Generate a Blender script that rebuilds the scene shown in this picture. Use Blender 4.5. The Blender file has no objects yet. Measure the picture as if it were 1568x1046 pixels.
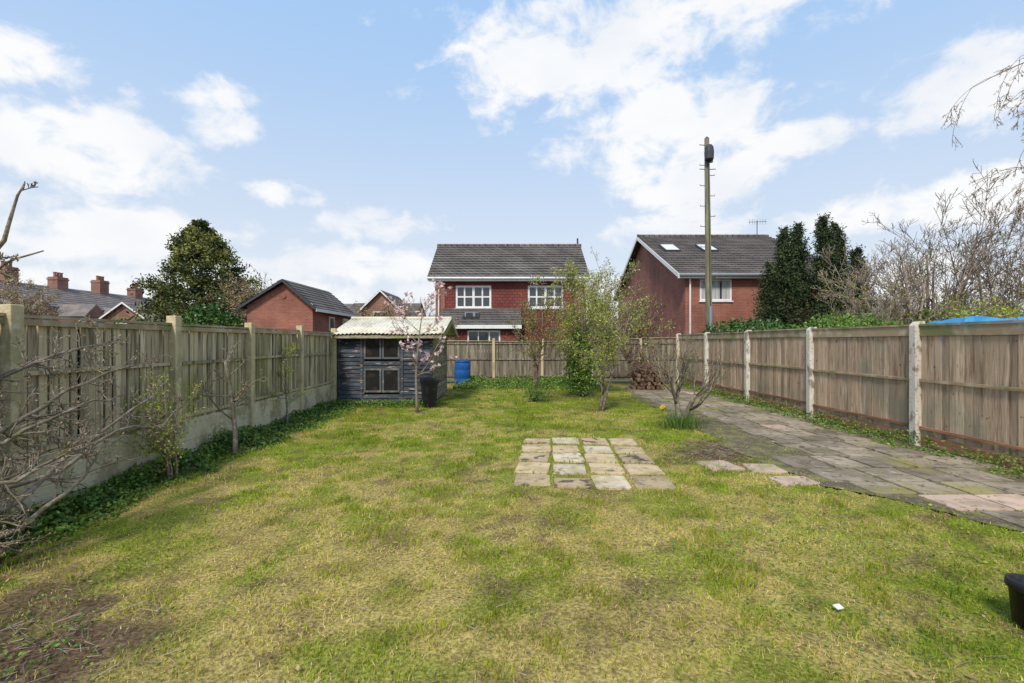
import bpy, math, random
import numpy as np
from mathutils import Vector, Matrix
random.seed(11)
rng = np.random.default_rng(11)
sc = bpy.context.scene
U = random.uniform

# ------------------------------------------------------------------ noise
_T = rng.random((256, 256))
def vnoise(x, y, s=1.0, o=0):
    x = np.asarray(x, float) * s + 37.3 + o * 17.7
    y = np.asarray(y, float) * s + 91.7 + o * 9.1
    xi = np.floor(x).astype(int); yi = np.floor(y).astype(int)
    fx = x - xi; fy = y - yi
    fx = fx * fx * (3 - 2 * fx); fy = fy * fy * (3 - 2 * fy)
    a = _T[xi & 255, yi & 255]; b = _T[(xi + 1) & 255, yi & 255]
    c = _T[xi & 255, (yi + 1) & 255]; d = _T[(xi + 1) & 255, (yi + 1) & 255]
    return (a * (1 - fx) + b * fx) * (1 - fy) + (c * (1 - fx) + d * fx) * fy
def fbm(x, y, s=1.0, o=0, n=4):
    t = 0; a = 0.5; m = 0
    for i in range(n):
        t = t + a * vnoise(x, y, s * 2 ** i, o + i * 3); m += a; a *= 0.55
    return t / m
def sstep(a, b, x):
    t = np.clip((x - a) / (b - a), 0, 1); return t * t * (3 - 2 * t)

# ------------------------------------------------------------------ materials
def newmat(name):
    m = bpy.data.materials.new(name); m.use_nodes = True
    nt = m.node_tree; nt.nodes.clear()
    out = nt.nodes.new('ShaderNodeOutputMaterial')
    b = nt.nodes.new('ShaderNodeBsdfPrincipled')
    nt.links.new(b.outputs[0], out.inputs[0])
    return m, nt, b, out
def c4(c): return (c[0], c[1], c[2], 1)
def maprange(nt, src, a, b, c=0.0, d=1.0, smooth=True):
    n = nt.nodes.new('ShaderNodeMapRange'); n.clamp = True
    if smooth: n.interpolation_type = 'SMOOTHSTEP'
    n.inputs['From Min'].default_value = a; n.inputs['From Max'].default_value = b
    n.inputs['To Min'].default_value = c; n.inputs['To Max'].default_value = d
    nt.links.new(src, n.inputs['Value']); return n.outputs['Result']
def mixc(nt, f, a, b, mode='MIX'):
    n = nt.nodes.new('ShaderNodeMix'); n.data_type = 'RGBA'; n.blend_type = mode
    for s, i in ((f, 0), (a, 6), (b, 7)):
        if hasattr(s, 'links') or hasattr(s, 'is_output'): nt.links.new(s, n.inputs[i])
        elif isinstance(s, (int, float)): n.inputs[i].default_value = s
        else: n.inputs[i].default_value = c4(s)
    return n.outputs[2]
def pos(nt, scale=(1, 1, 1)):
    g = nt.nodes.new('ShaderNodeNewGeometry')
    m = nt.nodes.new('ShaderNodeVectorMath'); m.operation = 'MULTIPLY'
    nt.links.new(g.outputs['Position'], m.inputs[0]); m.inputs[1].default_value = scale
    return m.outputs[0]
def noise(nt, vec, scale, detail=4, rough=0.55):
    n = nt.nodes.new('ShaderNodeTexNoise'); n.inputs['Scale'].default_value = scale
    n.inputs['Detail'].default_value = detail; n.inputs['Roughness'].default_value = rough
    nt.links.new(vec, n.inputs['Vector']); return n.outputs[0]
def rnd(nt):
    g = nt.nodes.new('ShaderNodeNewGeometry'); return g.outputs['Random Per Island']
def bumpn(nt, h, bsdf, strength=0.3, dist=0.01):
    b = nt.nodes.new('ShaderNodeBump'); b.inputs['Strength'].default_value = strength
    b.inputs['Distance'].default_value = dist
    nt.links.new(h, b.inputs['Height']); nt.links.new(b.outputs[0], bsdf.inputs['Normal'])
def mat(name, base, layers=(), rand=0.0, rough=0.85, bump=None, transl=0.0, metal=0.0, spec=0.3):
    """layers: (colour, scale, lo, hi, stretch xyz)"""
    m, nt, b, out = newmat(name)
    cur = base
    for (c, s, lo, hi, st) in layers:
        f = maprange(nt, noise(nt, pos(nt, st), s), lo, hi)
        cur = mixc(nt, f, cur, c)
    if rand > 0:
        v = maprange(nt, rnd(nt), 0, 1, 1 - rand, 1 + rand, False)
        h = nt.nodes.new('ShaderNodeHueSaturation')
        if isinstance(cur, tuple): h.inputs['Color'].default_value = c4(cur)
        else: nt.links.new(cur, h.inputs['Color'])
        nt.links.new(v, h.inputs['Value']); cur = h.outputs[0]
    if isinstance(cur, tuple): b.inputs['Base Color'].default_value = c4(cur)
    else: nt.links.new(cur, b.inputs['Base Color'])
    b.inputs['Roughness'].default_value = rough
    b.inputs['Metallic'].default_value = metal
    b.inputs['Specular IOR Level'].default_value = spec
    if bump: bumpn(nt, noise(nt, pos(nt, bump[2] if len(bump) > 2 else (1, 1, 1)), bump[0]), b, bump[1], 0.02)
    if transl > 0:
        t = nt.nodes.new('ShaderNodeBsdfTranslucent')
        if isinstance(cur, tuple): t.inputs[0].default_value = c4(cur)
        else: nt.links.new(cur, t.inputs[0])
        mx = nt.nodes.new('ShaderNodeMixShader'); mx.inputs[0].default_value = transl
        nt.links.new(b.outputs[0], mx.inputs[1]); nt.links.new(t.outputs[0], mx.inputs[2])
        nt.links.new(mx.outputs[0], out.inputs[0])
    return m
def brickmat(name, c1, c2, mortar, w=0.225, h=0.075, ms=0.008, dirt=0.3, rough=0.9):
    m, nt, b, out = newmat(name)
    g = nt.nodes.new('ShaderNodeNewGeometry'); s = nt.nodes.new('ShaderNodeSeparateXYZ')
    nt.links.new(g.outputs['Position'], s.inputs[0])
    a = nt.nodes.new('ShaderNodeMath'); a.operation = 'ADD'
    nt.links.new(s.outputs[0], a.inputs[0]); nt.links.new(s.outputs[1], a.inputs[1])
    c = nt.nodes.new('ShaderNodeCombineXYZ'); nt.links.new(a.outputs[0], c.inputs[0]); nt.links.new(s.outputs[2], c.inputs[1])
    t = nt.nodes.new('ShaderNodeTexBrick'); nt.links.new(c.outputs[0], t.inputs['Vector'])
    t.inputs['Color1'].default_value = c4(c1); t.inputs['Color2'].default_value = c4(c2); t.inputs['Mortar'].default_value = c4(mortar)
    t.inputs['Scale'].default_value = 1; t.inputs['Mortar Size'].default_value = ms
    t.inputs['Brick Width'].default_value = w; t.inputs['Row Height'].default_value = h
    n = maprange(nt, noise(nt, pos(nt), 0.9, 6), 0.3, 0.7, 1 - dirt, 1 + dirt * 0.4)
    hsv = nt.nodes.new('ShaderNodeHueSaturation'); nt.links.new(t.outputs[0], hsv.inputs['Color']); nt.links.new(n, hsv.inputs['Value'])
    nt.links.new(hsv.outputs[0], b.inputs['Base Color']); b.inputs['Roughness'].default_value = rough
    bumpn(nt, t.outputs[1], b, -0.3, 0.01)
    return m

S1 = (1, 1, 1)
M = {}
M['white'] = mat('white_paint', (0.74, 0.74, 0.72), [((0.55, 0.55, 0.52), 3, 0.5, 0.8, S1)], rough=0.45)
M['glass'] = mat('window_glass', (0.03, 0.035, 0.04), rough=0.06, spec=0.9)
M['curtain'] = mat('net_curtain', (0.5, 0.5, 0.48), [((0.3, 0.3, 0.3), 6, 0.4, 0.6, (4, 1, .1))], rough=0.9)
M['brick'] = brickmat('red_brick', (0.26, 0.075, 0.05), (0.33, 0.11, 0.072), (0.32, 0.2, 0.15))
M['brick_dark'] = brickmat('tile_hung_brick', (0.16, 0.038, 0.03), (0.21, 0.052, 0.042), (0.06, 0.018, 0.016), 0.26, 0.15, 0.014)
M['brick_old'] = brickmat('old_brick', (0.23, 0.09, 0.06), (0.30, 0.13, 0.09), (0.27, 0.22, 0.18))
M['tile'] = brickmat('roof_tiles', (0.12, 0.105, 0.095), (0.16, 0.14, 0.125), (0.05, 0.042, 0.04), 0.33, 6.0, 0.03, 0.35)
M['tile_brown'] = brickmat('brown_roof_tiles', (0.12, 0.10, 0.09), (0.16, 0.135, 0.12), (0.05, 0.04, 0.038), 0.33, 6.0, 0.03, 0.35)
M['slate'] = mat('slate', (0.15, 0.13, 0.12), [((0.22, 0.17, 0.14), 1.5, 0.45, 0.6, S1)], rough=0.6)
M['dark_gap'] = mat('dark_gap_backing', (0.07, 0.058, 0.04), rand=.3, rough=1)  # near-black colour standing in for the shade seen through the fence gaps
M['fence_l'] = mat('weathered_boards', (0.46, 0.375, 0.235),
    [((0.22, 0.175, 0.10), 3, 0.48, 0.62, (6, 6, .45)), ((0.6, 0.53, 0.40), 9, 0.55, 0.72, (4, 4, .25)), ((0.30, 0.28, 0.10), 1.2, 0.52, 0.74, (1, 1, .6)), ((0.15, 0.12, 0.075), 1.7, 0.58, 0.72, (3, 3, .8))],
    rand=0.34, rough=0.95, bump=(14, 0.6, (5, 5, .4)))
M['fence_r'] = mat('brown_boards', (0.45, 0.325, 0.215),
    [((0.28, 0.185, 0.12), 3, 0.48, 0.66, (5, 5, .5)), ((0.58, 0.47, 0.35), 7, 0.53, 0.72, (3, 3, .3)), ((0.31, 0.265, 0.18), 0.9, 0.5, 0.7, (1, 1, 1.5)), ((0.14, 0.09, 0.06), 16, 0.66, 0.72, (1, 1, .8))],
    rand=0.30, rough=0.92, bump=(14, 0.5, (5, 5, .4)))
M['rail_red'] = mat('redwood_rail', (0.36, 0.18, 0.10), [((0.24, 0.12, 0.07), 5, 0.4, 0.6, (.5, .5, 4)), ((0.4, 0.28, 0.18), 3, 0.55, 0.7, (.5, .5, 3))], rand=0.15, rough=0.9)
M['cap'] = mat('fence_capping', (0.33, 0.245, 0.15), [((0.44, 0.37, 0.26), 5, 0.45, 0.65, (1, 1, 1)), ((0.2, 0.2, 0.08), 2, 0.5, 0.65, S1)], rand=0.15, rough=0.9)
M['conc_post'] = mat('concrete_post', (0.60, 0.55, 0.46), [((0.26, 0.22, 0.17), 9, 0.52, 0.64, (1, 1, .5)), ((0.72, 0.68, 0.60), 5, 0.5, 0.7, S1), ((0.2, 0.2, 0.14), 30, 0.60, 0.7, S1)], rough=0.95, bump=(40, 0.5))
M['post_l'] = mat('tan_post', (0.54, 0.44, 0.26), [((0.36, 0.31, 0.17), 6, 0.45, 0.65, (1, 1, .5)), ((0.6, 0.51, 0.36), 12, 0.5, 0.7, S1)], rough=0.95, bump=(40, 0.4))
M['gravelboard'] = mat('concrete_gravel_board', (0.58, 0.50, 0.34), [((0.36, 0.30, 0.175), 2.5, 0.45, 0.62, S1), ((0.27, 0.27, 0.1), 4, 0.54, 0.7, S1), ((0.66, 0.6, 0.46), 14, 0.55, 0.7, S1)], rough=0.95, bump=(35, 0.4))
M['bark'] = mat('grey_bark', (0.18, 0.14, 0.11), [((0.30, 0.26, 0.2), 18, 0.45, 0.65, S1), ((0.15, 0.15, 0.07), 5, 0.5, 0.7, S1)], rand=0.2, rough=0.95, bump=(60, 0.5))
M['bark_red'] = mat('reddish_twigs', (0.16, 0.095, 0.07), [((0.24, 0.17, 0.13), 10, 0.45, 0.65, S1)], rand=0.25, rough=0.9)
M['bark_pale'] = mat('pale_twigs', (0.24, 0.18, 0.135), [((0.33, 0.27, 0.21), 10, 0.45, 0.65, S1)], rand=0.3, rough=0.9)
M['bark_dark'] = mat('brown_twigs', (0.12, 0.09, 0.07), [((0.2, 0.16, 0.12), 5, 0.45, 0.65, S1)], rand=0.3, rough=0.9)
M['leaf_lime'] = mat('lime_leaves', (0.40, 0.42, 0.06), [((0.24, 0.30, 0.04), 2.5, 0.4, 0.6, S1)], rand=0.4, rough=0.6, transl=0.3)
M['leaf_mid'] = mat('green_leaves', (0.10, 0.19, 0.03), [((0.19, 0.27, 0.045), 4, 0.45, 0.6, S1)], rand=0.45, rough=0.5, transl=0.2)
M['leaf_ivy'] = mat('ivy_leaves', (0.045, 0.10, 0.02), [((0.10, 0.16, 0.03), 3, 0.5, 0.65, S1)], rand=0.45, rough=0.4)
M['leaf_con'] = mat('conifer_foliage', (0.09, 0.11, 0.028), [((0.24, 0.24, 0.06), 0.9, 0.46, 0.58, S1), ((0.03, 0.042, 0.014), 1.3, 0.5, 0.60, S1)], rand=0.4, rough=0.8)
M['leaf_cyp'] = mat('cypress_foliage', (0.035, 0.055, 0.02), [((0.08, 0.10, 0.035), 1.5, 0.5, 0.64, S1)], rand=0.4, rough=0.8)
M['leaf_dead'] = mat('dead_leaves', (0.24, 0.15, 0.08), [((0.36, 0.25, 0.13), 3, 0.45, 0.6, S1)], rand=0.4, rough=0.8)
M['bud'] = mat('buds', (0.36, 0.27, 0.15), rand=0.4, rough=0.8)
M['pink'] = mat('pink_petals', (0.78, 0.50, 0.50), [((0.84, 0.70, 0.67), 8, 0.45, 0.6, S1)], rand=0.15, rough=0.6, transl=0.3)
M['blossom'] = mat('white_blossom', (0.66, 0.58, 0.54), rand=0.2, rough=0.6, transl=0.3)
M['yellow'] = mat('yellow_petals', (0.75, 0.55, 0.03), rough=0.6)
M['shed'] = mat('peeling_charcoal_blue_paint', (0.036, 0.046, 0.060), [((0.065, 0.08, 0.098), 2, 0.45, 0.6, (1, 1, 3)), ((0.30, 0.23, 0.19), 3.1, 0.60, 0.64, (1.2, 1, 7)), ((0.15, 0.09, 0.065), 4, 0.60, 0.66, (1, 1, 5)), ((0.33, 0.31, 0.28), 2.3, .66, .70, (1, 1, 6))], rand=0.25, rough=0.7, bump=(25, 0.5, (1, 1, 4)))
M['shed_side'] = mat('bleached_shed_boards', (0.32, 0.27, 0.2), [((0.14, 0.12, 0.085), 4, 0.42, 0.6, (1, 1, 4)), ((0.2, 0.22, 0.09), 2, 0.5, 0.65, S1)], rand=0.25, rough=0.9)
M['shed_roof'] = mat('weathered_cream_roofing', (0.62, 0.57, 0.45), [((0.48, 0.43, 0.32), 2.2, 0.5, 0.7, (1, .5, 1)), ((0.70, 0.67, 0.60), 6, 0.5, 0.7, S1), ((0.30, 0.28, 0.17), 9, 0.62, 0.70, S1)], rough=0.9)
M['moss_board'] = mat('mossy_bargeboard', (0.25, 0.29, 0.08), [((0.3, 0.24, 0.15), 6, 0.45, 0.6, S1)], rough=0.95)
M['frame_old'] = mat('dirty_window_frame', (0.10, 0.11, 0.115), [((0.2, 0.18, 0.15), 9, 0.54, 0.62, S1)], rough=0.8)
M['glass_dirty'] = mat('dirty_glass', (0.022, 0.02, 0.018), [((0.07, 0.06, 0.048), 3, 0.5, 0.75, S1)], rough=0.12, spec=0.35)
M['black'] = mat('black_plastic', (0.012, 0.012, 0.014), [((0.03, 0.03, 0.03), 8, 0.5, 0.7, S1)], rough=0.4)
M['blue'] = mat('blue_plastic', (0.015, 0.085, 0.30), [((0.02, 0.11, 0.36), 4, 0.4, 0.6, S1)], rough=0.4)
M['tarp'] = mat('blue_tarpaulin', (0.03, 0.22, 0.50), [((0.05, 0.30, 0.58), 4, 0.4, 0.6, S1)], rough=0.5, bump=(6, 0.6))
M['pole'] = mat('weathered_pole', (0.21, 0.19, 0.12), [((0.13, 0.11, 0.07), 3, 0.4, 0.6, (4, 4, .3)), ((0.27, 0.27, 0.15), 2, 0.5, 0.7, (1, 1, .4))], rough=0.95)
M['galv'] = mat('galvanised_steel', (0.28, 0.31, 0.33), rough=0.5, metal=0.5)
M['steel'] = mat('dark_steel', (0.05, 0.055, 0.06), rough=0.6)
M['log'] = mat('brown_logs', (0.20, 0.12, 0.08), [((0.12, 0.08, 0.055), 5, 0.42, 0.6, S1), ((0.3, 0.2, 0.13), 9, .5, .65, S1)], rand=0.35, rough=0.95, bump=(30, .5))
M['clay'] = mat('clay_pots', (0.34, 0.15, 0.09), rough=0.9)
M['render'] = mat('white_render', (0.62, 0.62, 0.6), rough=0.9)
M['orange'] = mat('alarm_box', (0.6, 0.3, 0.16), rough=0.5)
slabL = [((0.25, 0.19, 0.115), 6, 0.53, 0.68, S1), ((0.33, 0.28, 0.12), 2.6, 0.55, 0.72, S1), ((0.10, 0.078, 0.05), 2.9, 0.61, 0.70, S1)]
M['slab'] = mat('tan_patio_slab', (0.50, 0.38, 0.225), [((0.37, 0.28, 0.16), 3.2, 0.42, 0.62, S1)] + slabL, rand=0.18, rough=0.92, bump=(30, 0.6))
M['slab2'] = mat('pale_patio_slab', (0.62, 0.52, 0.37), [((0.50, 0.40, 0.26), 4.2, 0.42, 0.6, S1)] + slabL, rand=0.12, rough=0.92, bump=(30, 0.6))
M['slab3'] = mat('stained_patio_slab', (0.38, 0.28, 0.17), [((0.48, 0.36, 0.23), 3.2, 0.45, 0.62, S1), ((0.11, 0.08, 0.055), 5, .53, .62, S1)], rand=0.15, rough=0.92, bump=(30, 0.6))
M['slab_pink'] = mat('pink_slab', (0.52, 0.38, 0.29), [((0.38, 0.28, 0.2), 3.5, 0.45, 0.62, S1), ((0.18, 0.14, 0.1), 9, 0.58, 0.68, S1), ((0.33, 0.3, 0.12), 2, .57, .7, S1)], rand=0.15, rough=0.92, bump=(30, 0.4))
M['path'] = mat('path_flags', (0.31, 0.25, 0.185), [((0.20, 0.165, 0.115), 1.6, 0.42, 0.6, S1), ((0.40, 0.34, 0.27), 5, 0.55, 0.74, S1), ((0.13, 0.105, 0.065), 7, 0.52, 0.66, S1), ((0.27, 0.235, 0.08), 1.1, 0.52, 0.70, S1)], rand=0.26, rough=0.9, bump=(40, 0.6))
M['pathbed'] = mat('path_bed', (0.11, 0.09, 0.05), [((0.20, 0.20, 0.06), 4, 0.45, 0.62, S1), ((0.2, 0.165, 0.11), 25, 0.5, 0.6, S1)], rough=1.0, bump=(60, 0.8))
M['far_ground'] = mat('outer_ground', (0.10, 0.11, 0.05), [((0.16, 0.14, 0.08), 0.3, 0.4, 0.6, S1)], rough=1)

# ------------------------------------------------------------------ mesh helpers
def empty(name, loc=(0, 0, 0)):
    e = bpy.data.objects.new(name, None); sc.collection.objects.link(e); e.location = loc; e.empty_display_size = .3
    return e
def link(me, name, parent=None):
    o = bpy.data.objects.new(name, me); sc.collection.objects.link(o)
    if parent is not None:
        o.parent = parent; o.matrix_parent_inverse = Matrix.Translation(-Vector(parent.location))
    return o
def fast(name, V, F, mats, parent=None, cols=None, smooth=False):
    me = bpy.data.meshes.new(name); V = np.asarray(V, np.float32); F = np.asarray(F, np.int32)
    k = F.shape[1]
    me.vertices.add(len(V)); me.vertices.foreach_set('co', V.ravel())
    me.loops.add(F.size); me.loops.foreach_set('vertex_index', F.ravel())
    me.polygons.add(len(F)); me.polygons.foreach_set('loop_start', np.arange(0, F.size, k, dtype=np.int32))
    if smooth: me.polygons.foreach_set('use_smooth', np.ones(len(F), bool))
    me.update(calc_edges=True)
    if cols is not None:
        a = me.color_attributes.new('Col', 'FLOAT_COLOR', 'POINT')
        cc = np.ones((len(V), 4), np.float32); cc[:, :3] = cols; a.data.foreach_set('color', cc.ravel())
    for m in mats: me.materials.append(m)
    return link(me, name, parent)
class MB:
    def __init__(s): s.V = []; s.F = []; s.MI = []
    def box(s, x0, x1, y0, y1, z0, z1, m=0, R=None, jit=0):
        b = len(s.V)
        for z in (z0, z1):
            for (x, y) in ((x0, y0), (x1, y0), (x1, y1), (x0, y1)):
                p = Vector((x, y, z))
                if jit: p += Vector((U(-jit, jit), U(-jit, jit), U(-jit, jit)))
                if R is not None: p = R @ p
                s.V.append(tuple(p))
        for f in ((3, 2, 1, 0), (4, 5, 6, 7), (0, 1, 5, 4), (1, 2, 6, 5), (2, 3, 7, 6), (3, 0, 4, 7)):
            s.F.append(tuple(b + i for i in f)); s.MI.append(m)
    def slab(s, w, h, z0, z1, m, R, jit=.012):
        c = []
        for (sx, sy) in ((-1, -1), (1, -1), (1, 1), (-1, 1)):
            ch = U(.010, .035) if random.random() < .8 else U(.04, .08)
            a = (sx * (w / 2 - ch * U(.5, 1)), sy * h / 2); b = (sx * w / 2, sy * (h / 2 - ch * U(.5, 1)))
            c += [a, b] if sx * sy < 0 else [b, a]
            nx, ny = {(-1, -1): (0, -1), (1, -1): (1, 0), (1, 1): (0, 1), (-1, 1): (-1, 0)}[(sx, sy)]
            c.append((nx * w / 2 + (ny != 0) * U(-.1, .1), ny * h / 2 + (nx != 0) * U(-.1, .1)))
        pts = [R @ Vector((x + U(-jit, jit) * .5, y + U(-jit, jit) * .5, z1)) for x, y in c]
        s.prism(pts, (0, 0, z0 - z1), m)
    def poly(s, pts, m=0):
        b = len(s.V); s.V += [tuple(p) for p in pts]; s.F.append(tuple(range(b, b + len(pts)))); s.MI.append(m)
    def prism(s, pts, d, m=0):
        b = len(s.V); n = len(pts); d = Vector(d)
        s.V += [tuple(p) for p in pts] + [tuple(Vector(p) + d) for p in pts]
        s.F.append(tuple(range(b, b + n))); s.F.append(tuple(range(b + 2 * n - 1, b + n - 1, -1))); s.MI += [m, m]
        for i in range(n):
            j = (i + 1) % n; s.F.append((b + i, b + n + i, b + n + j, b + j)); s.MI.append(m)
    def tube(s, pts, rad, k=6, m=0):
        b = len(s.V); n = len(pts)
        up = Vector((0.31, 0.17, 0.93))
        for i, p in enumerate(pts):
            d = (pts[min(i + 1, n - 1)] - pts[max(i - 1, 0)])
            if d.length < 1e-9: d = Vector((0, 0, 1))
            d.normalize(); a = d.cross(up)
            if a.length < 0.05: a = d.cross(Vector((1, 0, 0)))
            a.normalize(); c = d.cross(a); r = rad[i]
            for j in range(k):
                t = 2 * math.pi * j / k; q = p + (a * math.cos(t) + c * math.sin(t)) * r
                s.V.append((q.x, q.y, q.z))
        for i in range(n - 1):
            for j in range(k):
                j2 = (j + 1) % k
                s.F.append((b + i * k + j, b + i * k + j2, b + (i + 1) * k + j2, b + (i + 1) * k + j)); s.MI.append(m)
        s.F.append(tuple(b + (n - 1) * k + j for j in range(k))); s.MI.append(m)
        s.F.append(tuple(b + j for j in reversed(range(k)))); s.MI.append(m)
    def lathe(s, c, prof, k=24, m=0, R=None):
        b = len(s.V); c = Vector(c)
        for (r, z) in prof:
            for j in range(k):
                t = 2 * math.pi * j / k; p = Vector((r * math.cos(t), r * math.sin(t), z))
                if R is not None: p = R @ p
                s.V.append(tuple(c + p))
        for i in range(len(prof) - 1):
            for j in range(k):
                j2 = (j + 1) % k
                s.F.append((b + i * k + j, b + i * k + j2, b + (i + 1) * k + j2, b + (i + 1) * k + j)); s.MI.append(m)
    def build(s, name, mats, parent=None, smooth=False, bevel=0):
        me = bpy.data.meshes.new(name); me.from_pydata(s.V, [], s.F)
        for m in mats: me.materials.append(m)
        me.polygons.foreach_set('material_index', s.MI)
        if smooth: me.polygons.foreach_set('use_smooth', [True] * len(s.F))
        me.update(); o = link(me, name, parent)
        if bevel:
            b = o.modifiers.new('b', 'BEVEL'); b.width = bevel; b.segments = 2; b.limit_method = 'ANGLE'
        return o
def leafmesh(name, C, size, mt, parent=None, aspect=0.5, flat=0.0, jit=0.35):
    C = np.asarray(C, float).reshape(-1, 3); n = len(C)
    a = rng.normal(size=(n, 3)); a[:, 2] *= (1 - flat); a /= np.linalg.norm(a, axis=1, keepdims=True) + 1e-9
    q = rng.normal(size=(n, 3)); q[:, 2] *= (1 - flat)
    b = q - a * np.sum(a * q, axis=1, keepdims=True); b /= np.linalg.norm(b, axis=1, keepdims=True) + 1e-9
    s = (size * (1 + rng.uniform(-jit, jit, n)))[:, None]
    V = np.stack([C - a * s, C + b * s * aspect, C + a * s, C - b * s * aspect], axis=1).reshape(-1, 3)
    return fast(name, V, np.arange(4 * n).reshape(-1, 4), [mt], parent)
def rv():
    v = Vector((random.gauss(0, 1), random.gauss(0, 1), random.gauss(0, 1))); return v.normalized()
def grow(mb, p, d, L, r, lev, P, tips, m=0):
    n = P['seg'][lev]; pts = [p.copy()]; rad = [r]; d = d.normalized(); st = L / n
    for i in range(n):
        d = (d + rv() * P['wob'][lev] + Vector((0, 0, P['up'][lev]))).normalized()
        p = p + d * st; pts.append(p.copy()); rad.append(max(r * (1 - (i + 1) / n * (1 - P.get('tap', .35))), P.get('rmin', .0015)))
    mb.tube(pts, rad, (7, 5, 4, 3, 3)[lev], m)
    if lev >= P.get('tl', P['max']): tips += pts[1:]
    if lev < P['max']: kids(mb, pts, rad, L, lev, P, tips, m)
def kids(mb, pts, rad, L, lev, P, tips, m=0):
    n = len(pts) - 1
    for k in range(P['kids'][lev]):
        t = U(P['start'][lev], 1.0) * n; i = min(int(t), n - 1); f = t - i
        q = pts[i].lerp(pts[i + 1], f); dd = (pts[i + 1] - pts[i]).normalized()
        s = dd.cross(rv()); s.normalize(); an = math.radians(P['ang'][lev] * U(.7, 1.3))
        grow(mb, q, dd * math.cos(an) + s * math.sin(an), L * P['ratio'][lev] * U(.6, 1.15) * (1 - .35 * t / n),
             max((rad[i] * (1 - f) + rad[i + 1] * f) * P.get('rr', .6), P.get('rmin', .0015)), lev + 1, P, tips, m)
def near(tips, per, spread):
    T = np.array([tuple(t) for t in tips]); T = np.repeat(T, per, axis=0)
    return T + rng.normal(size=T.shape) * spread

# ------------------------------------------------------------------ ground
fast('ground', [(-400, -100, -.05), (400, -100, -.05), (400, 900, -.05), (-400, 900, -.05)], [(0, 1, 2, 3)], [M['far_ground']])
def fenceL(y): return -4.3 - 0.018 * (y - 4)
def patedge(y): return np.where(y > 5.4, 3.42 + 0.03 * np.maximum(y - 9, 0), 3.42 + (5.4 - y) * 0.72) + (fbm(y, y * 0 + 3, 1.7, 33, 3) - .5) * .5
def dirtf(x, y):
    d = 0
    for (cx, cy, r, a) in ((-2.5, 2.35, .72, 1.05), (-3.0, 2.9, .5, .9), (2.95, 6.9, .62, .95), (3.2, 7.6, .5, .8), (2.3, 6.6, .35, .6), (1.97, 14.3, .8, .8), (2.05, 11.3, .35, .7), (0.8, 13.2, .4, .6),
                        (-4.0, 3.4, .8, .8), (1.0, 5.2, .3, .5), (-2.1, 11, .25, .6), (4.2, 2.2, .8, .4), (3.2, 9.2, .35, .8), (.35, 4.3, .22, .55), (-1.0, 3.9, .25, .5), (.9, 2.9, .3, .4)):
        d = np.maximum(d, a * (1 - sstep(.45, 1.25, np.hypot(x - cx, y - cy) / r + (fbm(x, y, 3, 5) - .5) * 1.3)))
    d = np.maximum(d, .8 * (1 - sstep(.0, .35, (x - fenceL(y)) + (fbm(x, y, 3, 2) - .5) * .5)))
    d = np.maximum(d, .55 * sstep(.60, .72, fbm(x, y, 4.2, 77, 4)))
    return np.clip(d, 0, 1)
def tone(x, y):   # 0 green ... 1 straw
    t = fbm(x, y, .7, 1) * .35 + fbm(x, y, 3.0, 7, 5) * .65
    t = sstep(.42, .59, t)
    c = np.exp(-((x - .2) / 3.0) ** 2 - ((y - 3.9) / 2.3) ** 2) * .36
    g = np.exp(-((x - 3.2) / 1.3) ** 2 - ((y - 3.2) / 1.7) ** 2) * .7 + np.exp(-((x + 2.6) / .9) ** 2 - ((y - 2.4) / .8) ** 2) * .4
    far = sstep(6, 11, y) * .22
    return np.clip(t * .9 + c - g - far + .04, 0, 1)
def lawn():
    xs = np.arange(-4.7, 6.6, .07); ys = np.arange(-2, 18.7, .07)
    X, Y = np.meshgrid(xs, ys); nx = len(xs); ny = len(ys)
    pe = patedge(Y)
    Z = (fbm(X, Y, 2, 3) - .5) * .03 + (fbm(X, Y, 11, 4, 2) - .5) * .015 - 0.008
    Z = Z * np.where(X > pe - .1, 0, 1) - np.where(X > pe - .02, .03, 0)
    V = np.stack([X, Y, Z], -1).reshape(-1, 3)
    i = np.arange(nx * ny).reshape(ny, nx)
    F = np.stack([i[:-1, :-1], i[:-1, 1:], i[1:, 1:], i[1:, :-1]], -1).reshape(-1, 4)
    D = dirtf(X, Y); T = tone(X, Y); n2 = fbm(X, Y, 9, 8, 3)
    g = np.array([.17, .20, .022]); s = np.array([.37, .28, .10]); b = np.array([.115, .075, .045])
    C = g + (s - g) * (T * .8 + .1)[..., None]; C = C + (b - C) * D[..., None]; C = C * (.6 + .8 * n2)[..., None]
    m, nt, bs, out = newmat('lawn_soil'); a = nt.nodes.new('ShaderNodeAttribute'); a.attribute_name = 'Col'
    f = maprange(nt, noise(nt, pos(nt), 45, 4), .3, .7, .5, 1.4)
    h = nt.nodes.new('ShaderNodeHueSaturation'); nt.links.new(a.outputs[0], h.inputs['Color']); nt.links.new(f, h.inputs['Value'])
    nt.links.new(h.outputs[0], bs.inputs['Base Color']); bs.inputs['Roughness'].default_value = 1; bs.inputs['Specular IOR Level'].default_value = .1
    bumpn(nt, noise(nt, pos(nt), 60, 4), bs, .8, .02)
    fast('lawn', V, F, [m], None, C.reshape(-1, 3), True)
lawn()

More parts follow.
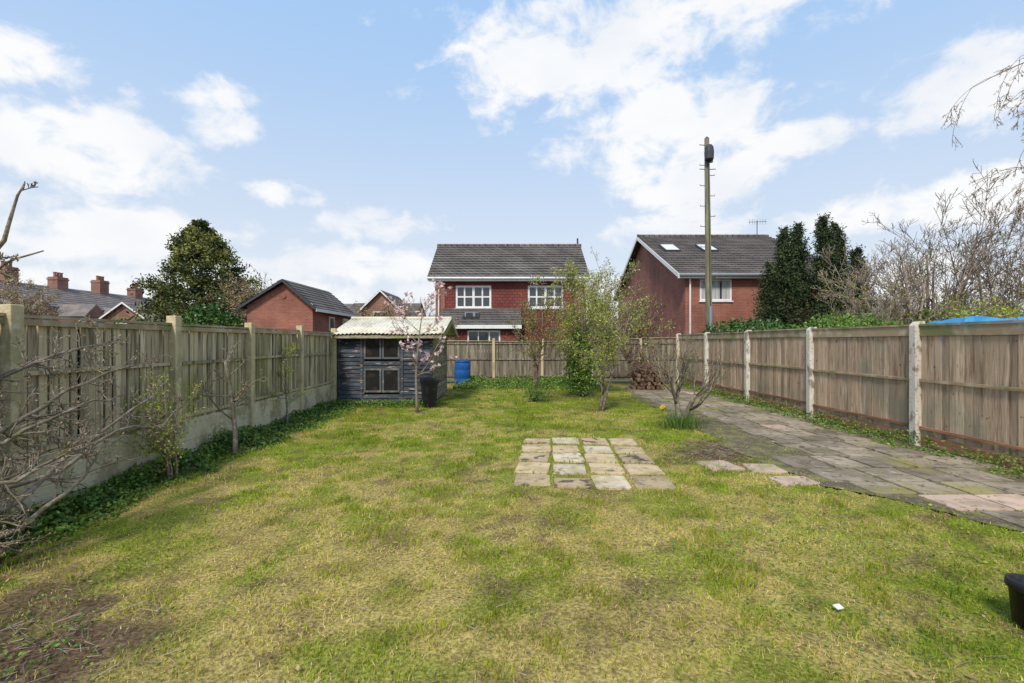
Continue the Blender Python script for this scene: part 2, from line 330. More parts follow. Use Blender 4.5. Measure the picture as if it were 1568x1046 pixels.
# patio ------------------------------------
pth = math.radians(-4.5); PC, PS = math.cos(pth), math.sin(pth)
P0 = (0.0, 5.36)
def patloc(x, y):
    dx = x - P0[0]; dy = y - P0[1]; return dx * PC + dy * PS, -dx * PS + dy * PC
slabs = []
LAY = [[0, 2, 1, 0], [0, 1, 0, 0], [2, 1, 0, 2], [0, 0, 1, 0], [2, 1, 2, 0]]
for r in range(5):
    for c in range(4):
        hh = U(.45, .50) if (r, c) not in ((0, 1), (4, 0)) else .34
        slabs.append((c * .455 + .01 + U(-.015, .015), r * .565 + U(-.025, .025), U(.39, .43), hh, LAY[r][c], U(-4, 4)))
extra = [(2.45, 6.0, .42, .45, 8), (2.98, 5.9, .40, .40, -6), (3.0, 5.38, .46, .34, 4)]
def on_slab(x, y):
    lx, ly = patloc(x, y); m = np.zeros(np.shape(x), bool)
    for (sx, sy, w, h, _, _a) in slabs: m |= (lx > sx + .022) & (lx < sx + w - .022) & (ly > sy + .022) & (ly < sy + h - .022)
    for (ex, ey, w, h, a) in extra: m |= (x > ex + .03) & (x < ex + w - .03) & (y > ey + .03) & (y < ey + h - .03)
    return m
par = empty('stone_patio', (P0[0], P0[1], 0)); mb = MB()
for (sx, sy, w, h, mi, an) in slabs:
    R = Matrix.Translation((P0[0], P0[1], 0)) @ Matrix.Rotation(pth, 4, 'Z') @ Matrix.Translation((sx + w / 2, sy + h / 2, U(-.008, .002))) @ Matrix.Rotation(math.radians(an), 4, 'Z') @ Matrix.Rotation(U(-.014, .014), 4, 'X') @ Matrix.Rotation(U(-.014, .014), 4, 'Y')
    mb.slab(w, h, -.04, .008, mi, R)
mb.build('slabs', [M['slab'], M['slab2'], M['slab3']], par, bevel=.004)
par = empty('stepping_stones', (2.9, 5.8, 0)); mb = MB()
for (ex, ey, w, h, a) in extra:
    R = Matrix.Translation((ex + w / 2, ey + h / 2, .002)) @ Matrix.Rotation(math.radians(a), 4, 'Z')
    mb.slab(w, h, -.04, .008, 0, R, .03)
mb.build('stones', [M['slab_pink']], par, bevel=.004)

# path ----------------------------------------------------------
par = empty('garden_path', (4.6, 8, 0)); mb = MB()
ys = np.arange(1.5, 16.6, .15)
for a, b in zip(ys[:-1], ys[1:]):
    mb.poly([(float(patedge(a)) - .05, a, .002), (6.2, a, .002), (6.2, b, .002), (float(patedge(b)) - .05, b, .002)], 0)
mb.build('path_bed', [M['pathbed']], par)
mb = MB(); y = 2.0; row = 0
while y < 16.4:
    hh = U(.44, .62); x = 3.55 + (row % 2) * .1 + max(0, 5.4 - y) * .62 + .03 * max(y - 9, 0)
    if 6.5 < y < 11: x += .55
    while x < 5.7:
        w = U(.44, .64)
        R = Matrix.Translation((x + w / 2, y + hh / 2, U(.000, .010))) @ Matrix.Rotation(U(-.02, .02), 4, 'Z') @ Matrix.Rotation(U(-.012, .012), 4, 'X') @ Matrix.Rotation(U(-.012, .012), 4, 'Y')
        if random.random() > .05: mb.slab(w - .032, hh - .032, -.03, .008, 1 if (y < 4.9 and random.random() < .5) or random.random() < .03 else 0, R)
        x += w
    y += hh; row += 1
mb.build('flagstones', [M['path'], M['slab_pink']], par, bevel=.003)

# grass blades ---------------------------------------------------
def blades(name, X, Y, h, w, C, mt, lean=.5, parent=None, z0=-.012):
    n = len(X); th = rng.uniform(0, 2 * math.pi, n); ph = rng.uniform(0, 2 * math.pi, n)
    ln = rng.uniform(.1, 1, n) * lean * h
    P = np.stack([X, Y, np.full(n, z0)], 1); W = np.stack([np.cos(th), np.sin(th), np.zeros(n)], 1) * w[:, None]
    Lv = np.stack([np.cos(ph), np.sin(ph), np.zeros(n)], 1) * ln[:, None]; H = np.zeros((n, 3)); H[:, 2] = h
    mid = P + Lv * .35 + H * .6; tip = P + Lv * 1.1 + H
    V = np.stack([P - W, P + W, mid + W * .75, mid - W * .75, tip], 1).reshape(-1, 3)
    b = (np.arange(n) * 5)[:, None]
    F = np.stack([b + [0, 1, 2], b + [0, 2, 3], b + [3, 2, 4]], 1).reshape(-1, 3)
    return fast(name, V, F, [mt], parent, np.repeat(C, 5, axis=0))
m, nt, bs, out = newmat('grass_blades'); a = nt.nodes.new('ShaderNodeAttribute'); a.attribute_name = 'Col'
d_ = nt.nodes.new('ShaderNodeBsdfDiffuse'); nt.links.new(a.outputs[0], d_.inputs[0])
t = nt.nodes.new('ShaderNodeBsdfTranslucent'); nt.links.new(a.outputs[0], t.inputs[0]); mx = nt.nodes.new('ShaderNodeMixShader'); mx.inputs[0].default_value = .3
nt.links.new(d_.outputs[0], mx.inputs[1]); nt.links.new(t.outputs[0], mx.inputs[2]); nt.links.new(mx.outputs[0], out.inputs[0])
GM = m
def grass():
    Xs = []; Ys = []; Hs = []; Ws = []
    for (ya, yb, dens, hs, ws) in ((1.6, 3.2, 4600, 1, .0024), (3.2, 5, 3300, 1, .0030), (5, 8, 1800, 1.05, .0042), (8, 12, 850, 1.1, .0062), (12, 18.4, 400, 1.2, .009)):
        xa = -min(4.7, yb * 1.12 + .4); xb = min(4.9, yb * 1.12 + .4)
        n = int((xb - xa) * (yb - ya) * dens); x = rng.uniform(xa, xb, n); y = rng.uniform(ya, yb, n)
        keep = (x > fenceL(y) + .08) & (x < patedge(y) + (fbm(x, y, 4, 9) - .5) * .5 + .06) & ~on_slab(x, y)
        keep &= ~((y > 12.15) & (y < 15) & (x < -1.95))
        cl = fbm(x, y, 7, 12, 3)
        keep &= rng.random(n) > dirtf(x, y) * .94
        keep &= rng.random(n) < .22 + 1.25 * cl
        x = x[keep]; y = y[keep]; cl = cl[keep]
        Xs.append(x); Ys.append(y); Hs.append(rng.uniform(.012, .034, len(x)) * hs * (.45 + 1.2 * cl)); Ws.append(np.full(len(x), ws) * rng.uniform(.6, 1.25, len(x)))
    X = np.concatenate(Xs); Y = np.concatenate(Ys); H = np.concatenate(Hs); W = np.concatenate(Ws); n = len(X)
    T = tone(X, Y); tuft = sstep(.56, .66, fbm(X, Y, 3.4, 20, 3))
    H = H * (1 + tuft * .9)
    r = rng.random(n); straw = r < (.08 + .58 * T) * (1 - .7 * tuft)
    g1 = np.array([.18, .315, .025]); g2 = np.array([.49, .51, .036]); s1 = np.array([.72, .56, .22])
    k = rng.random(n)[:, None] * .45 + .55 * T[:, None]
    C = g1 + (g2 - g1) * k; C = np.where(straw[:, None], s1 * (.6 + .5 * rng.random(n))[:, None], C)
    C = C * (1 - .28 * tuft[:, None]) * (.54 + .92 * fbm(X, Y, 1.5, 30, 4))[:, None]
    flatb = straw & (rng.random(n) < .5)
    s = ~flatb
    blades('grass', X[s], Y[s], H[s], W[s], C[s], GM, 1.0)
    blades('dry_grass_thatch', X[flatb], Y[flatb], H[flatb] * .45, W[flatb], C[flatb], GM, 4.0, None, .0)
grass()
n = 13000; x = rng.uniform(-4, 4.6, n); y = rng.uniform(1.8, 9, n)
kk = (fbm(x, y, 1.1, 41, 3) > .55) & (x < patedge(y) - .05) & ~on_slab(x, y) & ((x > 1.2) | (x < -1.6) | (rng.random(n) < .2))
leafmesh('clover_patch', np.stack([x[kk], y[kk], rng.uniform(.008, .03, kk.sum())], 1), .011, M['leaf_mid'], None, .7, .6)
n = 620; x = rng.uniform(-3.5, 3.5, n); y = 1.9 + 8 * rng.random(n) ** 1.5
leafmesh('fallen_leaves', np.stack([x, y, np.full(n, .025)], 1), .016, M['leaf_dead'], None, .5, .6)
n = 900; x = rng.uniform(3.5, 5.9, n); y = 3 + 12 * rng.random(n)
leafmesh('path_litter', np.stack([x, y, np.full(n, .022)], 1), .014, M['leaf_dead'], None, .5, .85)
n = 3600; x = rng.uniform(3.3, 6.1, n); y = 3 + 12.5 * rng.random(n); kk = fbm(x, y, 2.3, 91, 3) > .53
leafmesh('path_moss', np.stack([x[kk], y[kk], rng.uniform(.005, .02, kk.sum())], 1), .015, M['leaf_lime'], None, .6, .7)
mb = MB()
for i in range(300):
    x0 = random.gauss(2.9, .45); y0 = random.gauss(7.0, .4); a = U(0, 6.28); l = U(.04, .16)
    mb.tube([Vector((x0, y0, .015)), Vector((x0 + math.cos(a) * l, y0 + math.sin(a) * l, U(.015, .05)))], [.003, .002], 3)
for i in range(240):
    x0 = U(-3.5, 3.5); y0 = U(2, 6); a = U(0, 6.28); l = U(.03, .12)
    mb.tube([Vector((x0, y0, .02)), Vector((x0 + math.cos(a) * l, y0 + math.sin(a) * l, U(.02, .035)))], [.002, .0015], 3)
for i in range(160):
    x0 = random.gauss(-2.6, .3); y0 = random.gauss(2.5, .25); a = U(0, 6.28); l = U(.03, .14)
    mb.tube([Vector((x0, y0, .012)), Vector((x0 + math.cos(a) * l, y0 + math.sin(a) * l, U(.012, .03)))], [.0025, .0015], 3)
mb.build('twig_litter', [M['bark_pale']])

def strip_cover(name, n, fx, y0, y1, width, hmax, size, mt, p=1.5):
    y = rng.uniform(y0, y1, n); u = rng.random(n) ** p
    cl = fbm(y, u, 1.8, 60, 3)
    x = fx(y) + u * width * (.5 + fbm(y, y * 0, 1.3, 50, 3))
    h = (1 - u) * hmax * (.2 + 1.2 * cl) * rng.random(n) ** .6
    k = rng.random(n) < sstep(.3, .55, fbm(y, x * 2, 2.2, 66, 3)) + .25
    leafmesh(name, np.stack([x, y, h + .01], 1)[k], size, mt, None, .65, .35)
strip_cover('ground_cover_left', 14000, lambda y: fenceL(y) + .06, 2.5, 11.9, .65, .26, .021, M['leaf_mid'])
strip_cover('ivy_ground_cover', 6000, lambda y: fenceL(y) + .08, 2.5, 12, .5, .22, .026, M['leaf_ivy'])
strip_cover('fence_weeds', 8000, lambda y: 6.3 + 0 * y, 3, 18, -.5, .20, .020, M['leaf_mid'])
n = 9000; x = rng.uniform(-2.0, 3.2, n); y = 18.4 - rng.random(n) ** 1.4 * 2.2
leafmesh('back_border_plants', np.stack([x, y, rng.random(n) * .36 * (.2 + fbm(x, y, 1.6, 71, 3)) * sstep(15.8, 17.6, y) + .02], 1), .035, M['leaf_mid'], None, .6, .3)
n = 2500; x = rng.uniform(-4.4, -2.0, n); y = 12.1 - rng.random(n) ** 1.5 * .5
leafmesh('shed_base_weeds', np.stack([x, y, rng.random(n) * .16], 1), .022, M['leaf_mid'], None, .6, .3)
n = 1300; x = rng.uniform(-3.4, -2.0, n); y = rng.uniform(1.9, 3.0, n); kk = (np.hypot(x + 2.7, y - 2.3) < .9) & (fbm(x, y, 5, 80) > .62)
leafmesh('soil_weeds', np.stack([x[kk], y[kk], rng.uniform(.01, .05, kk.sum())], 1), .014, M['leaf_mid'], None, .6, .5)

# ------------------------------------------------------------------ fences
def left_fence():
    par = empty('wooden_fence', (-4.3, 8, 0)); bo = MB(); po = MB(); gb = MB()
    ys = [-1.8, .2, 2.15, 4.15, 6.2, 8.05, 10.05, 12.05, 14.05, 16.05, 18.3]
    for i, y in enumerate(ys):
        x = fenceL(y); po.box(x - .055, x + .065, y - .055, y + .055, -.1, 1.92 + U(-.01, .02), 0, None, .004)
    for a, b in zip(ys[:-1], ys[1:]):
        xa = fenceL(a)
        ang = math.atan2(-(fenceL(b) - fenceL(a)), b - a); Rm = Matrix.Translation((xa, a, 0)) @ Matrix.Rotation(ang, 4, 'Z'); L = b - a
        dz = U(-.015, .015)
        gb.box(-.022, .022, .06, L - .06, 0, .275, 0, Rm); gb.box(-.02, .02, .06, L - .06, .278, .55 + dz, 0, Rm)
        y = .06
        while y < L - .1:
            w = U(.07, .10); o = U(-.008, .008)
            bo.box(-.036 + o, -.020 + o, y, min(y + w, L - .06), .555 + dz, 1.80 + dz + U(-.008, .008), 0, Rm @ Matrix.Rotation(U(-.006, .006), 4, 'X'), .003)
            y += w + U(.006, .028)
        for z in (.60, 1.30): bo.box(-.018, .012, .06, L - .06, z + dz, z + dz + .04, 0, Rm, .002)
        bo.box(-.018, .012, .06, L - .06, 1.745 + dz, 1.80 + dz, 1, Rm, .002)
        bo.box(-.045, .018, .06, L - .06, 1.812 + dz, 1.84 + dz, 1, Rm, .002)
        if b < 18: bo.box(-.075, -.060, .06, L - .06, .56, 1.78, 2, Rm)  # dark backing sheet added behind the boards so the gaps look shaded
    bo.build('boards', [M['fence_l'], M['cap'], M['dark_gap']], par)
    po.build('posts', [M['post_l']], par, bevel=.008); gb.build('gravel_boards', [M['gravelboard']], par, bevel=.005)
left_fence()
def right_fence():
    par = empty('wooden_fence', (6.4, 9, 0)); bo = MB(); po = MB()
    ys = [-.5, 2.2, 4.9, 7.58, 10.25, 13.0, 15.75, 18.45]
    for y in ys:
        t = 1.90 + U(-.02, .02)
        po.prism([(6.27, y - .065, -.1), (6.43, y - .065, -.1), (6.43, y - .065, t), (6.33, y - .065, t), (6.27, y - .065, t - .06)], (0, .13, 0), 0)
    for a, b in zip(ys[:-1], ys[1:]):
        dz = U(-.01, .015); y = a + .07
        while y < b - .09:
            w = U(.10, .13); o = U(-.006, .006)
            bo.box(6.36 + o, 6.377 + o, y, min(y + w, b - .07), .16, 1.74 + dz, 0, None, .003)
            y += w + U(.002, .010)
        bo.box(6.335, 6.354, a + .07, b - .07, 1.69 + dz, 1.84 + dz, 2, None, .003)
        bo.box(6.318, 6.385, a + .07, b - .07, 1.845 + dz, 1.875 + dz, 2, None, .003)
        bo.box(6.325, 6.350, a + .07, b - .07, .98 + dz, 1.025 + dz, 2, None, .003)
        bo.box(6.325, 6.350, a + .07, b - .07, .25 + dz, .29 + dz, 1, None, .003)
        bo.box(6.345, 6.375, a + .07, b - .07, .0, .155, 1, None, .003)
    bo.build('boards', [M['fence_r'], M['rail_red'], M['cap']], par)
    po.build('posts', [M['conc_post']], par, bevel=.01)
right_fence()
def back_fence():
    par = empty('wooden_fence', (1, 18.5, 0)); bo = MB(); po = MB(); x = -4.55
    xs = [-4.5, -2.6, -.7, 1.15, 3.05, 4.9, 6.3]
    for x in xs: po.box(x - .05, x + .05, 18.42, 18.54, -.1, 1.72, 0, None, .004)
    for a, b in zip(xs[:-1], xs[1:]):
        x = a + .05; dz = U(-.02, .02) + (.1 if a > 3 else 0)
        while x < b - .06:
            w = U(.09, .12); bo.box(x, min(x + w, b - .05), 18.49 + U(-.004, .004), 18.51, .15, 1.60 + dz, 0, None, .003); x += w + .006
        for z in (.25, .9, 1.5): bo.box(a + .05, b - .05, 18.455, 18.484, z, z + .05, 0, None, .002)
        bo.box(a + .05, b - .05, 18.44, 18.52, 1.61 + dz, 1.64 + dz, 1, None, .002)
    bo.build('boards', [mat('back_fence_boards', (.22, .185, .135), [((.11, .095, .07), 3, .45, .62, (5, 5, .5)), ((.3, .26, .18), 4, .55, .7, (3, 3, .4))], rand=.35, rough=.95), M['cap']], par); po.build('posts', [M['post_l']], par)
back_fence()

# ------------------------------------------------------------------ building helpers
def roof(mb, A, B, C, D, n, m, lift=.05):
    A, B, C, D = map(Vector, (A, B, C, D)); up = (B - A).cross(D - A).normalized()
    if up.z < 0: up = -up
    for i in range(n):
        t0 = i / n; t1 = min((i + 1.1) / n, 1)
        a = A.lerp(D, t0) + up * lift; b = B.lerp(C, t0) + up * lift; c = B.lerp(C, t1) + up * .004; d = A.lerp(D, t1) + up * .004
        mb.poly([a, b, c, d], m); mb.poly([a - up * lift, b - up * lift, b, a], m)
def wallx(mb, x0, x1, y, th, z0, z1, ops, m):
    xs = sorted(set([x0, x1] + [o[0] for o in ops] + [o[1] for o in ops])); zs = sorted(set([z0, z1] + [o[2] for o in ops] + [o[3] for o in ops]))
    for a, b in zip(xs[:-1], xs[1:]):
        for c, d in zip(zs[:-1], zs[1:]):
            cx = (a + b) / 2; cz = (c + d) / 2
            if any(o[0] < cx < o[1] and o[2] < cz < o[3] for o in ops): continue
            mb.box(a, b, y, y + th, c, d, m)
def window(mb, x0, x1, z0, z1, y, nx, nz, mw, mg, fr=.07, bar=.04, curtain=None):
    mb.box(x0, x1, y + .03, y + .09, z0, z0 + fr, mw); mb.box(x0, x1, y + .03, y + .09, z1 - fr, z1, mw)
    mb.box(x0, x0 + fr, y + .03, y + .09, z0 + fr, z1 - fr, mw); mb.box(x1 - fr, x1, y + .03, y + .09, z0 + fr, z1 - fr, mw)
    for i in range(1, nx):
        x = x0 + (x1 - x0) * i / nx; bb = bar * (1.0 if i % 2 else 1.6); mb.box(x - bb / 2, x + bb / 2, y + .035, y + .08, z0 + fr, z1 - fr, mw)
    for i in range(1, nz):
        z = z0 + (z1 - z0) * i / nz; mb.box(x0 + fr, x1 - fr, y + .04, y + .075, z - bar / 2, z + bar / 2, mw)
    mb.box(x0 + fr * .5, x1 - fr * .5, y + .05, y + .07, z0 + fr * .5, z1 - fr * .5, mg)
    mb.box(x0 - .05, x1 + .05, y - .06, y + .1, z0 - .06, z0 - .003, mw)

def centre_house():
    par = empty('brick_house', (0, 28, 0)); w = MB()
    W = [(-2.94, -1.08, 3.34, 4.52), (.82, 2.68, 3.34, 4.52)]
    wallx(w, -3.98, 3.86, 25.2, .25, -.1, 4.92, W, 0)
    w.box(-3.98, -3.73, 25.45, 31.5, -.1, 4.92, 1); w.box(3.61, 3.86, 25.45, 31.5, -.1, 4.92, 1); w.box(-3.73, 3.61, 31.25, 31.5, -.1, 4.92, 1)
    for x in (-3.98, 3.66): w.prism([(x, 25.2, 4.92), (x, 31.5, 4.92), (x, 28.4, 7.1)], (.2, 0, 0), 1)
    w.box(-3.98, -3.5, 25.16, 25.197, -.1, 4.92, 1); w.box(3.45, 3.86, 25.16, 25.197, -.1, 4.92, 1)
    w.build('walls', [M['brick_dark'], M['brick']], par)
    w = MB()
    for o in W: window(w, *o, 25.2, 4, 2, 0, 1, .10, .075)
    w.build('windows', [M['white'], M['glass']], par)
    w = MB()
    roof(w, (-4.36, 24.9, 4.92), (4.02, 24.9, 4.92), (4.02, 28.4, 7.2), (-4.36, 28.4, 7.2), 13, 0, .06)
    roof(w, (-4.36, 31.9, 4.92), (4.02, 31.9, 4.92), (4.02, 28.4, 7.2), (-4.36, 28.4, 7.2), 6, 0, .06)
    for i in range(19):
        x = -4.38 + i * .445; w.tube([Vector((x, 28.4, 7.22)), Vector((x + .43, 28.4, 7.225))], [.125, .11], 8, 0)
    w.build('roof', [M['tile']], par)
    w = MB()
    w.box(-4.33, 4.0, 24.86, 24.885, 4.72, 4.92, 0); w.tube([Vector((-4.36, 24.8, 4.86)), Vector((4.04, 24.8, 4.86))], [.06, .06], 8, 0)
    w.box(-4.3, 3.97, 24.89, 25.15, 4.72, 4.75, 0)
    for x in (-4.37, 4.0):
        w.prism([(x, 24.9, 4.78), (x, 28.4, 7.02), (x, 28.4, 7.17), (x, 24.9, 4.93)], (.03, 0, 0), 0)
        w.prism([(x, 31.9, 4.78), (x, 28.4, 7.02), (x, 28.4, 7.17), (x, 31.9, 4.93)], (.03, 0, 0), 0)
    w.tube([Vector((-3.8, 25.08, 4.75)), Vector((-3.8, 25.08, 0))], [.04, .04], 6, 0)
    w.tube([Vector((3.85, 28.4, 7.2)), Vector((3.85, 28.4, 7.65))], [.05, .05], 8, 1)
    w.build('fascia_and_gutters', [M['white'], M['steel']], par)
    w = MB(); o = [(-2.1, -.55, 1.15, 2.12)]
    wallx(w, -3.5, .3, 22.7, .2, -.1, 2.28, o, 0); w.box(.1, .3, 22.9, 25.15, -.1, 2.28, 0); w.box(-3.5, -3.3, 22.9, 25.15, -.1, 2.28, 0)
    w.prism([(.1, 22.7, 2.28), (.1, 25.15, 2.28), (.1, 25.15, 3.2)], (.2, 0, 0), 0)
    window(w, *o[0], 22.7, 3, 1, 1, 2)
    roof(w, (-3.6, 22.45, 2.36), (.45, 22.45, 2.36), (.45, 25.15, 3.32), (-3.6, 25.15, 3.32), 7, 3, .05)
    w.box(-3.6, .45, 22.42, 22.445, 2.2, 2.37, 1)
    Rm = Matrix.Translation((-2.0, 23.7, 2.86)) @ Matrix.Rotation(math.atan2(.96, 2.72), 4, 'X')
    w.box(-.4, .4, -.45, .45, 0, .07, 4, Rm); w.box(-.34, .34, -.39, .39, .071, .08, 2, Rm)
    w.build('rear_extension', [M['brick_dark'], M['white'], M['glass'], M['tile'], M['steel']], par)
centre_house()
def right_house():
    par = empty('brick_house', (12, 30, 0)); w = MB(); X0 = 8.35; X1 = 16.0; Y0 = 23.3; Y1 = 38; YR = 30.7
    wallx(w, X0, X1, Y0, .25, -.1, 4.8, [(9.05, 10.6, 3.56, 4.61)], 0)
    w.box(X0, X0 + .25, Y0 + .25, Y1, -.1, 4.8, 0); w.box(X1 - .25, X1, Y0 + .25, Y1, -.1, 4.8, 0)
    for x in (X0, X1 - .25): w.prism([(x, Y0, 4.8), (x, Y1, 4.8), (x, YR, 8.1)], (.25, 0, 0), 0)
    w.build('walls', [M['brick']], par)
    w = MB(); window(w, 9.05, 10.6, 3.56, 4.61, Y0, 3, 1, 0, 1, .09, .05)
    w.box(9.1, 10.5, Y0 + .035, Y0 + .048, 3.63, 4.54, 2)
    w.build('window', [M['white'], M['glass'], M['curtain']], par)
    w = MB(); a = X0 - .4; b = X1 + .3
    roof(w, (a, Y0 - .3, 4.82), (b, Y0 - .3, 4.82), (b, YR, 8.26), (a, YR, 8.26), 22, 0, .06)
    roof(w, (a, Y1 + .4, 4.82), (b, Y1 + .4, 4.82), (b, YR, 8.26), (a, YR, 8.26), 10, 0, .06)
    for i in range(18):
        x = a + i * .462; w.tube([Vector((x, YR, 8.28)), Vector((x + .45, YR, 8.285))], [.125, .11], 8, 0)
    w.build('roof', [M['tile_brown']], par)
    w = MB()
    w.box(a, b, Y0 - .345, Y0 - .315, 4.62, 4.84, 0); w.box(a, b, Y0 - .31, Y0 - .01, 4.62, 4.65, 0)
    w.tube([Vector((a, Y0 - .4, 4.76)), Vector((b, Y0 - .4, 4.76))], [.07, .07], 8, 1)
    w.prism([(a - .03, Y0 - .3, 4.62), (a - .03, YR, 8.04), (a - .03, YR, 8.25), (a - .03, Y0 - .3, 4.84)], (.04, 0, 0), 0)
    w.prism([(a - .03, Y1 + .4, 4.62), (a - .03, YR, 8.04), (a - .03, YR, 8.25), (a - .03, Y1 + .4, 4.84)], (.04, 0, 0), 0)
    w.tube([Vector((a + .6, Y0 - .1, 4.7)), Vector((a + .6, Y0 - .1, 0))], [.045, .045], 6, 0)
    w.build('bargeboards', [M['white'], M['galv']], par)
    w = MB(); an = math.atan2(3.44, 7.7)
    for x in (8.95, 11.05):
        Rm = Matrix.Translation((x, 27.5, 4.82 + 4.5 * 3.44 / 7.7)) @ Matrix.Rotation(an, 4, 'X')
        w.box(-.42, .42, -.7, .7, .04, .14, 0, Rm); w.box(-.36, .36, -.63, .63, .141, .15, 1, Rm)
    w.build('skylights', [M['steel'], mat('skylight_glass', (.6, .62, .65), rough=.1, spec=.8)], par)
    w = MB(); w.prism([(12.4, Y0 - .02, 4.0), (12.6, Y0 - .02, 4.0), (12.66, Y0 - .02, 4.2), (12.5, Y0 - .02, 4.3), (12.34, Y0 - .02, 4.2)], (0, -.08, 0), 0)
    w.build('alarm_box', [M['orange']], par)
    w = MB(); w.tube([Vector((15.2, 30, 8.2)), Vector((15.2, 30, 9.1))], [.025, .025], 5)
    w.tube([Vector((14.7, 30, 9.0)), Vector((15.8, 30, 9.05))], [.015, .015], 4)
    for i in range(7): w.tube([Vector((14.75 + i * .16, 30, 8.85)), Vector((14.75 + i * .16, 30, 9.2))], [.01, .01], 4)
    w.build('tv_aerial', [M['steel']], par)
right_house()
def bungalow():
    par = empty('brick_bungalow', (-12, 28, 0)); w = MB()
    wallx(w, -13.7, -10.3, 25, .2, -.1, 3.45, [], 0); w.prism([(-13.7, 25, 3.45), (-10.3, 25, 3.45), (-11.75, 25, 4.62)], (0, .2, 0), 0)
    w.box(-10.5, -10.3, 25.2, 31, -.1, 3.45, 0); w.box(-13.7, -13.5, 25.2, 31, -.1, 3.45, 0)
    w.tube([Vector((-11.8, 24.99, 3.95)), Vector((-11.8, 24.96, 3.95))], [.13, .13], 12, 0)
    roof(w, (-10.0, 24.7, 3.3), (-10.0, 31, 3.3), (-11.75, 31, 4.8), (-11.75, 24.7, 4.8), 9, 1, .04)
    roof(w, (-14.1, 24.7, 3.3), (-14.1, 31, 3.3), (-11.75, 31, 4.8), (-11.75, 24.7, 4.8), 9, 1, .04)
    for s, x in ((1, -10.0), (-1, -14.1)):
        w.prism([(x, 24.68, 3.17), (-11.75, 24.68, 4.66), (-11.75, 24.68, 4.8), (x, 24.68, 3.31)], (0, .03, 0), 4)
    w.box(-10.03, -9.98, 24.7, 31, 3.14, 3.3, 2)
    for y in (27.2, 29.4):
        w.box(-10.298, -10.26, y, y + .8, 2.2, 3.0, 2); w.box(-10.258, -10.25, y + .08, y + .72, 2.28, 2.92, 3)
    w.build('bungalow_body', [M['brick'], M['tile'], M['white'], M['glass'], M['steel']], par)
bungalow()
def gable_house(name, x0, x1, y0, y1, ze, zr, bm, rm, ridge='Y', wins=(), n=8):
    par = empty(name, ((x0 + x1) / 2, (y0 + y1) / 2, 0)); w = MB()
    wallx(w, x0, x1, y0, .2, -.1, ze, [], 0); w.box(x0, x0 + .2, y0 + .2, y1, -.1, ze, 0); w.box(x1 - .2, x1, y0 + .2, y1, -.1, ze, 0); w.box(x0 + .2, x1 - .2, y1 - .2, y1, -.1, ze, 0)
    if ridge == 'Y':
        xm = (x0 + x1) / 2; w.prism([(x0, y0, ze), (x1, y0, ze), (xm, y0, zr - .1)], (0, .2, 0), 0)
        for xe in (x0 - .3, x1 + .3):
            z = ze - .25; roof(w, (xe, y0 - .3, z), (xe, y1, z), (xm, y1, zr), (xm, y0 - .3, zr), n, 1, .04)
            w.prism([(xe, y0 - .33, z - .15), (xm, y0 - .33, zr - .17), (xm, y0 - .33, zr), (xe, y0 - .33, z + .02)], (0, .03, 0), 2)
    else:
        ym = (y0 + y1) / 2
        for x in (x0, x1 - .2): w.prism([(x, y0, ze), (x, y1, ze), (x, ym, zr - .1)], (.2, 0, 0), 0)
        for ye in (y0 - .3, y1 + .3): roof(w, (x0 - .2, ye, ze - .1), (x1 + .2, ye, ze - .1), (x1 + .2, ym, zr), (x0 - .2, ym, zr), n, 1, .04)
        w.box(x0 - .2, x1 + .2, y0 - .36, y0 - .31, ze - .25, ze - .08, 2)
    for o in wins: window(w, *o, y0 - .1, 2, 1, 2, 3, .1, .07)
    w.build('body', [bm, rm, M['white'], M['glass']], par); return par
gable_house('brick_house', -14.0, -10.4, 45, 52, 4.6, 6.4, M['brick_old'], M['tile_brown'], 'Y', [(-12.9, -11.5, 3.2, 4.4)])
gable_house('brick_house', -16.3, -9.6, 47, 54, 3.9, 5.6, M['brick_old'], M['tile_brown'], 'X')
gable_house('rendered_house', 31, 39, 46, 54, 3.8, 5.9, M['render'], M['slate'], 'X')
gable_house('brick_house', -22, -17, 60, 68, 4.5, 6.6, M['brick_old'], M['slate'], 'X')
def terrace():
    par = empty('terraced_houses', (-46, 50, 0)); w = MB()
    w.box(-49.5, -42.5, 36, 68, -.1, 4.9, 0)
    roof(w, (-42.2, 36, 4.8), (-42.2, 68, 4.8), (-46, 68, 7.1), (-46, 36, 7.1), 10, 1, .04)
    roof(w, (-49.8, 36, 4.8), (-49.8, 68, 4.8), (-46, 68, 7.1), (-46, 36, 7.1), 5, 1, .04)
    w.prism([(-49.5, 36, 4.9), (-42.5, 36, 4.9), (-46, 36, 7.0)], (0, .3, 0), 0)
    for i, y in enumerate(range(39, 68, 5)):
        w.box(-46.5, -45.5, y - .6, y + .6, 6.3, 8.1 + (i % 2) * .3, 0); w.box(-46.56, -45.44, y - .66, y + .66, 7.8 + (i % 2) * .3, 7.95 + (i % 2) * .3, 0)
        for k in (-.35, 0, .35): w.lathe((-46, y + k, 8.1 + (i % 2) * .3), [(.13, 0), (.11, .4), (.15, .42), (.15, .5)], 8, 2)
        w.box(-42.5, -39.0, y + .2, y + 2.6, -.1, 3.9, 0)
        w.prism([(-39, y + .1, 3.9), (-39, y + 2.7, 3.9), (-39, y + 1.4, 5.1)], (-4.5, 0, 0), 1)
        w.prism([(-38.97, y + .2, 3.9), (-38.97, y + 2.6, 3.9), (-38.97, y + 1.4, 4.95)], (-.1, 0, 0), 0)
    w.build('terrace_body', [M['brick_old'], M['slate'], M['clay']], par)
terrace()
gable_house('brick_house', -37.5, -33, 44, 50, 3.6, 5.2, M['brick_old'], M['slate'], 'Y', [(-36, -35, 2.3, 3.3)])
gable_house('rendered_house', -39, -34.5, 56, 62, 4.2, 5.6, M['render'], M['slate'], 'X')

